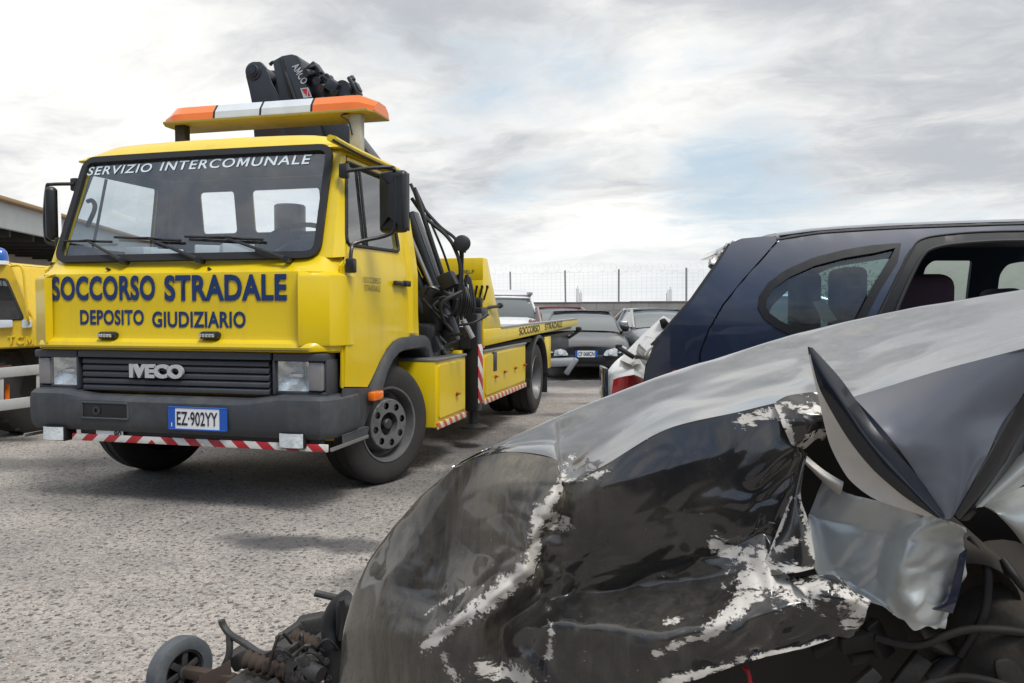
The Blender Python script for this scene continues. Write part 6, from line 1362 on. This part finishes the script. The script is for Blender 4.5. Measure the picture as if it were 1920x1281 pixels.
for (a, b, r) in (((552, 1195, 2.12), (612, 1218, 2.08), .021), ((464, 1236, 2.08), (540, 1262, 2.04), .022)):
    A, B_ = L2(*a), L2(*b); d = (B_ - A); L = d.length; pr = []
    for k in range(25): t = k / 24; pr.append((L * t, r * (1 + .22 * math.cos(t * 2 * math.pi * 6)) * (1 - .12 * t)))
    s = MB(); s.lathe([(0, .001)] + pr + [(L, .001)], A, d, 22); s.build('coil_spring', M['rust'], UC, 70)
ex = MB(); random.seed(41)
for k in range(14):
    p = L2(random.uniform(455, 640), random.uniform(1215, 1300), random.uniform(1.99, 2.1)); ax2 = (random.uniform(-.5, .5), -1, random.uniform(-.3, .6))
    ex.lathe([(-.008, .001), (-.008, .009), (.006, .009), (.006, .005), (.014, .005), (.014, .001)], p, ax2, 6)
for k in range(7):
    a, b = (random.uniform(480, 600), random.uniform(1195, 1290)), (random.uniform(540, 645), random.uniform(1180, 1290)); ex.tube([L2(*a, 2.03), L2((a[0] + b[0]) / 2, min(a[1], b[1]) - random.uniform(5, 25), 2.0), L2(*b, 2.05)], .0045, 6, smooth=6)
for k in range(8):
    p = L2(random.uniform(500, 640), random.uniform(1225, 1300), random.uniform(2.0, 2.1)); ex.box(-random.uniform(.012, .035), random.uniform(.012, .035), -.006, .006, -random.uniform(.008, .02), random.uniform(.008, .02), .003, Matrix.Translation(p) @ Matrix.Rotation(random.uniform(-.8, .8), 4, 'Y') @ Matrix.Rotation(random.uniform(-.8, .8), 4, 'Z'))
ex.build('bolts_and_wiring', M['suspension'], UC, 40)
lv = MB(); lv.tube([L2(590, 1112, 2.1), L2(612, 1117, 2.1), L2(650, 1126, 2.08), L2(668, 1138, 2.05)], .0095, 10, smooth=4); lv.build('lever', M['suspension'], UC)
fk = MB(); fk.tube([L2(655, 1118, 2.08), L2(632, 1140, 2.08), L2(622, 1175, 2.08), L2(628, 1230, 2.06), L2(634, 1310, 2.05)], [.022, .034, .042, .04, .036], 12, smooth=5); fk.tube([L2(640, 1125, 2.0), L2(645, 1160, 2.0), L2(640, 1200, 2.0)], .008, 8, smooth=4); fk.box(-.03, .03, -.03, .03, -.06, .06, .02, Matrix.Translation(L2(652, 1160, 2.05))); fk.build('fork_cover', M['rubber'], UC, 60)

# ------------------------------------------------------------------ loose grit on the concrete
gv = MB(); random.seed(77)
for k in range(1300):
    y = 1.75 + 6.5 * random.random() ** 1.6; x = random.uniform(-.72 * y, .10 * y)
    r = random.uniform(.0018, .006) * (1.8 if random.random() < .05 else 1); a = random.uniform(0, 6.28); c = Vector((x, y, gz(y) + r * .45))
    u = Vector((math.cos(a), math.sin(a), 0)) * r * random.uniform(.8, 1.5); v = Vector((-math.sin(a), math.cos(a), 0)) * r * random.uniform(.6, 1); h = Vector((0, 0, r * random.uniform(.5, .8)))
    gv.add([c + u - h * .5, c + v - h * .4, c - u - h * .5, c - v - h * .4, c + h + u * .25, c + h * .8 - u * .3], [(0, 1, 4), (1, 2, 5), (1, 5, 4), (2, 3, 5), (3, 0, 4), (3, 4, 5), (3, 2, 1, 0)])
M['grit'] = mat('loose grit', (.16, .14, .125), .9, dirt=.9, dirt_col=(.05, .045, .042), dscale=7)
tag(gv.build('loose_gravel', M['grit'], None, 0), 'loose grit and small stones scattered over the concrete', 'gravel', kind='stuff')
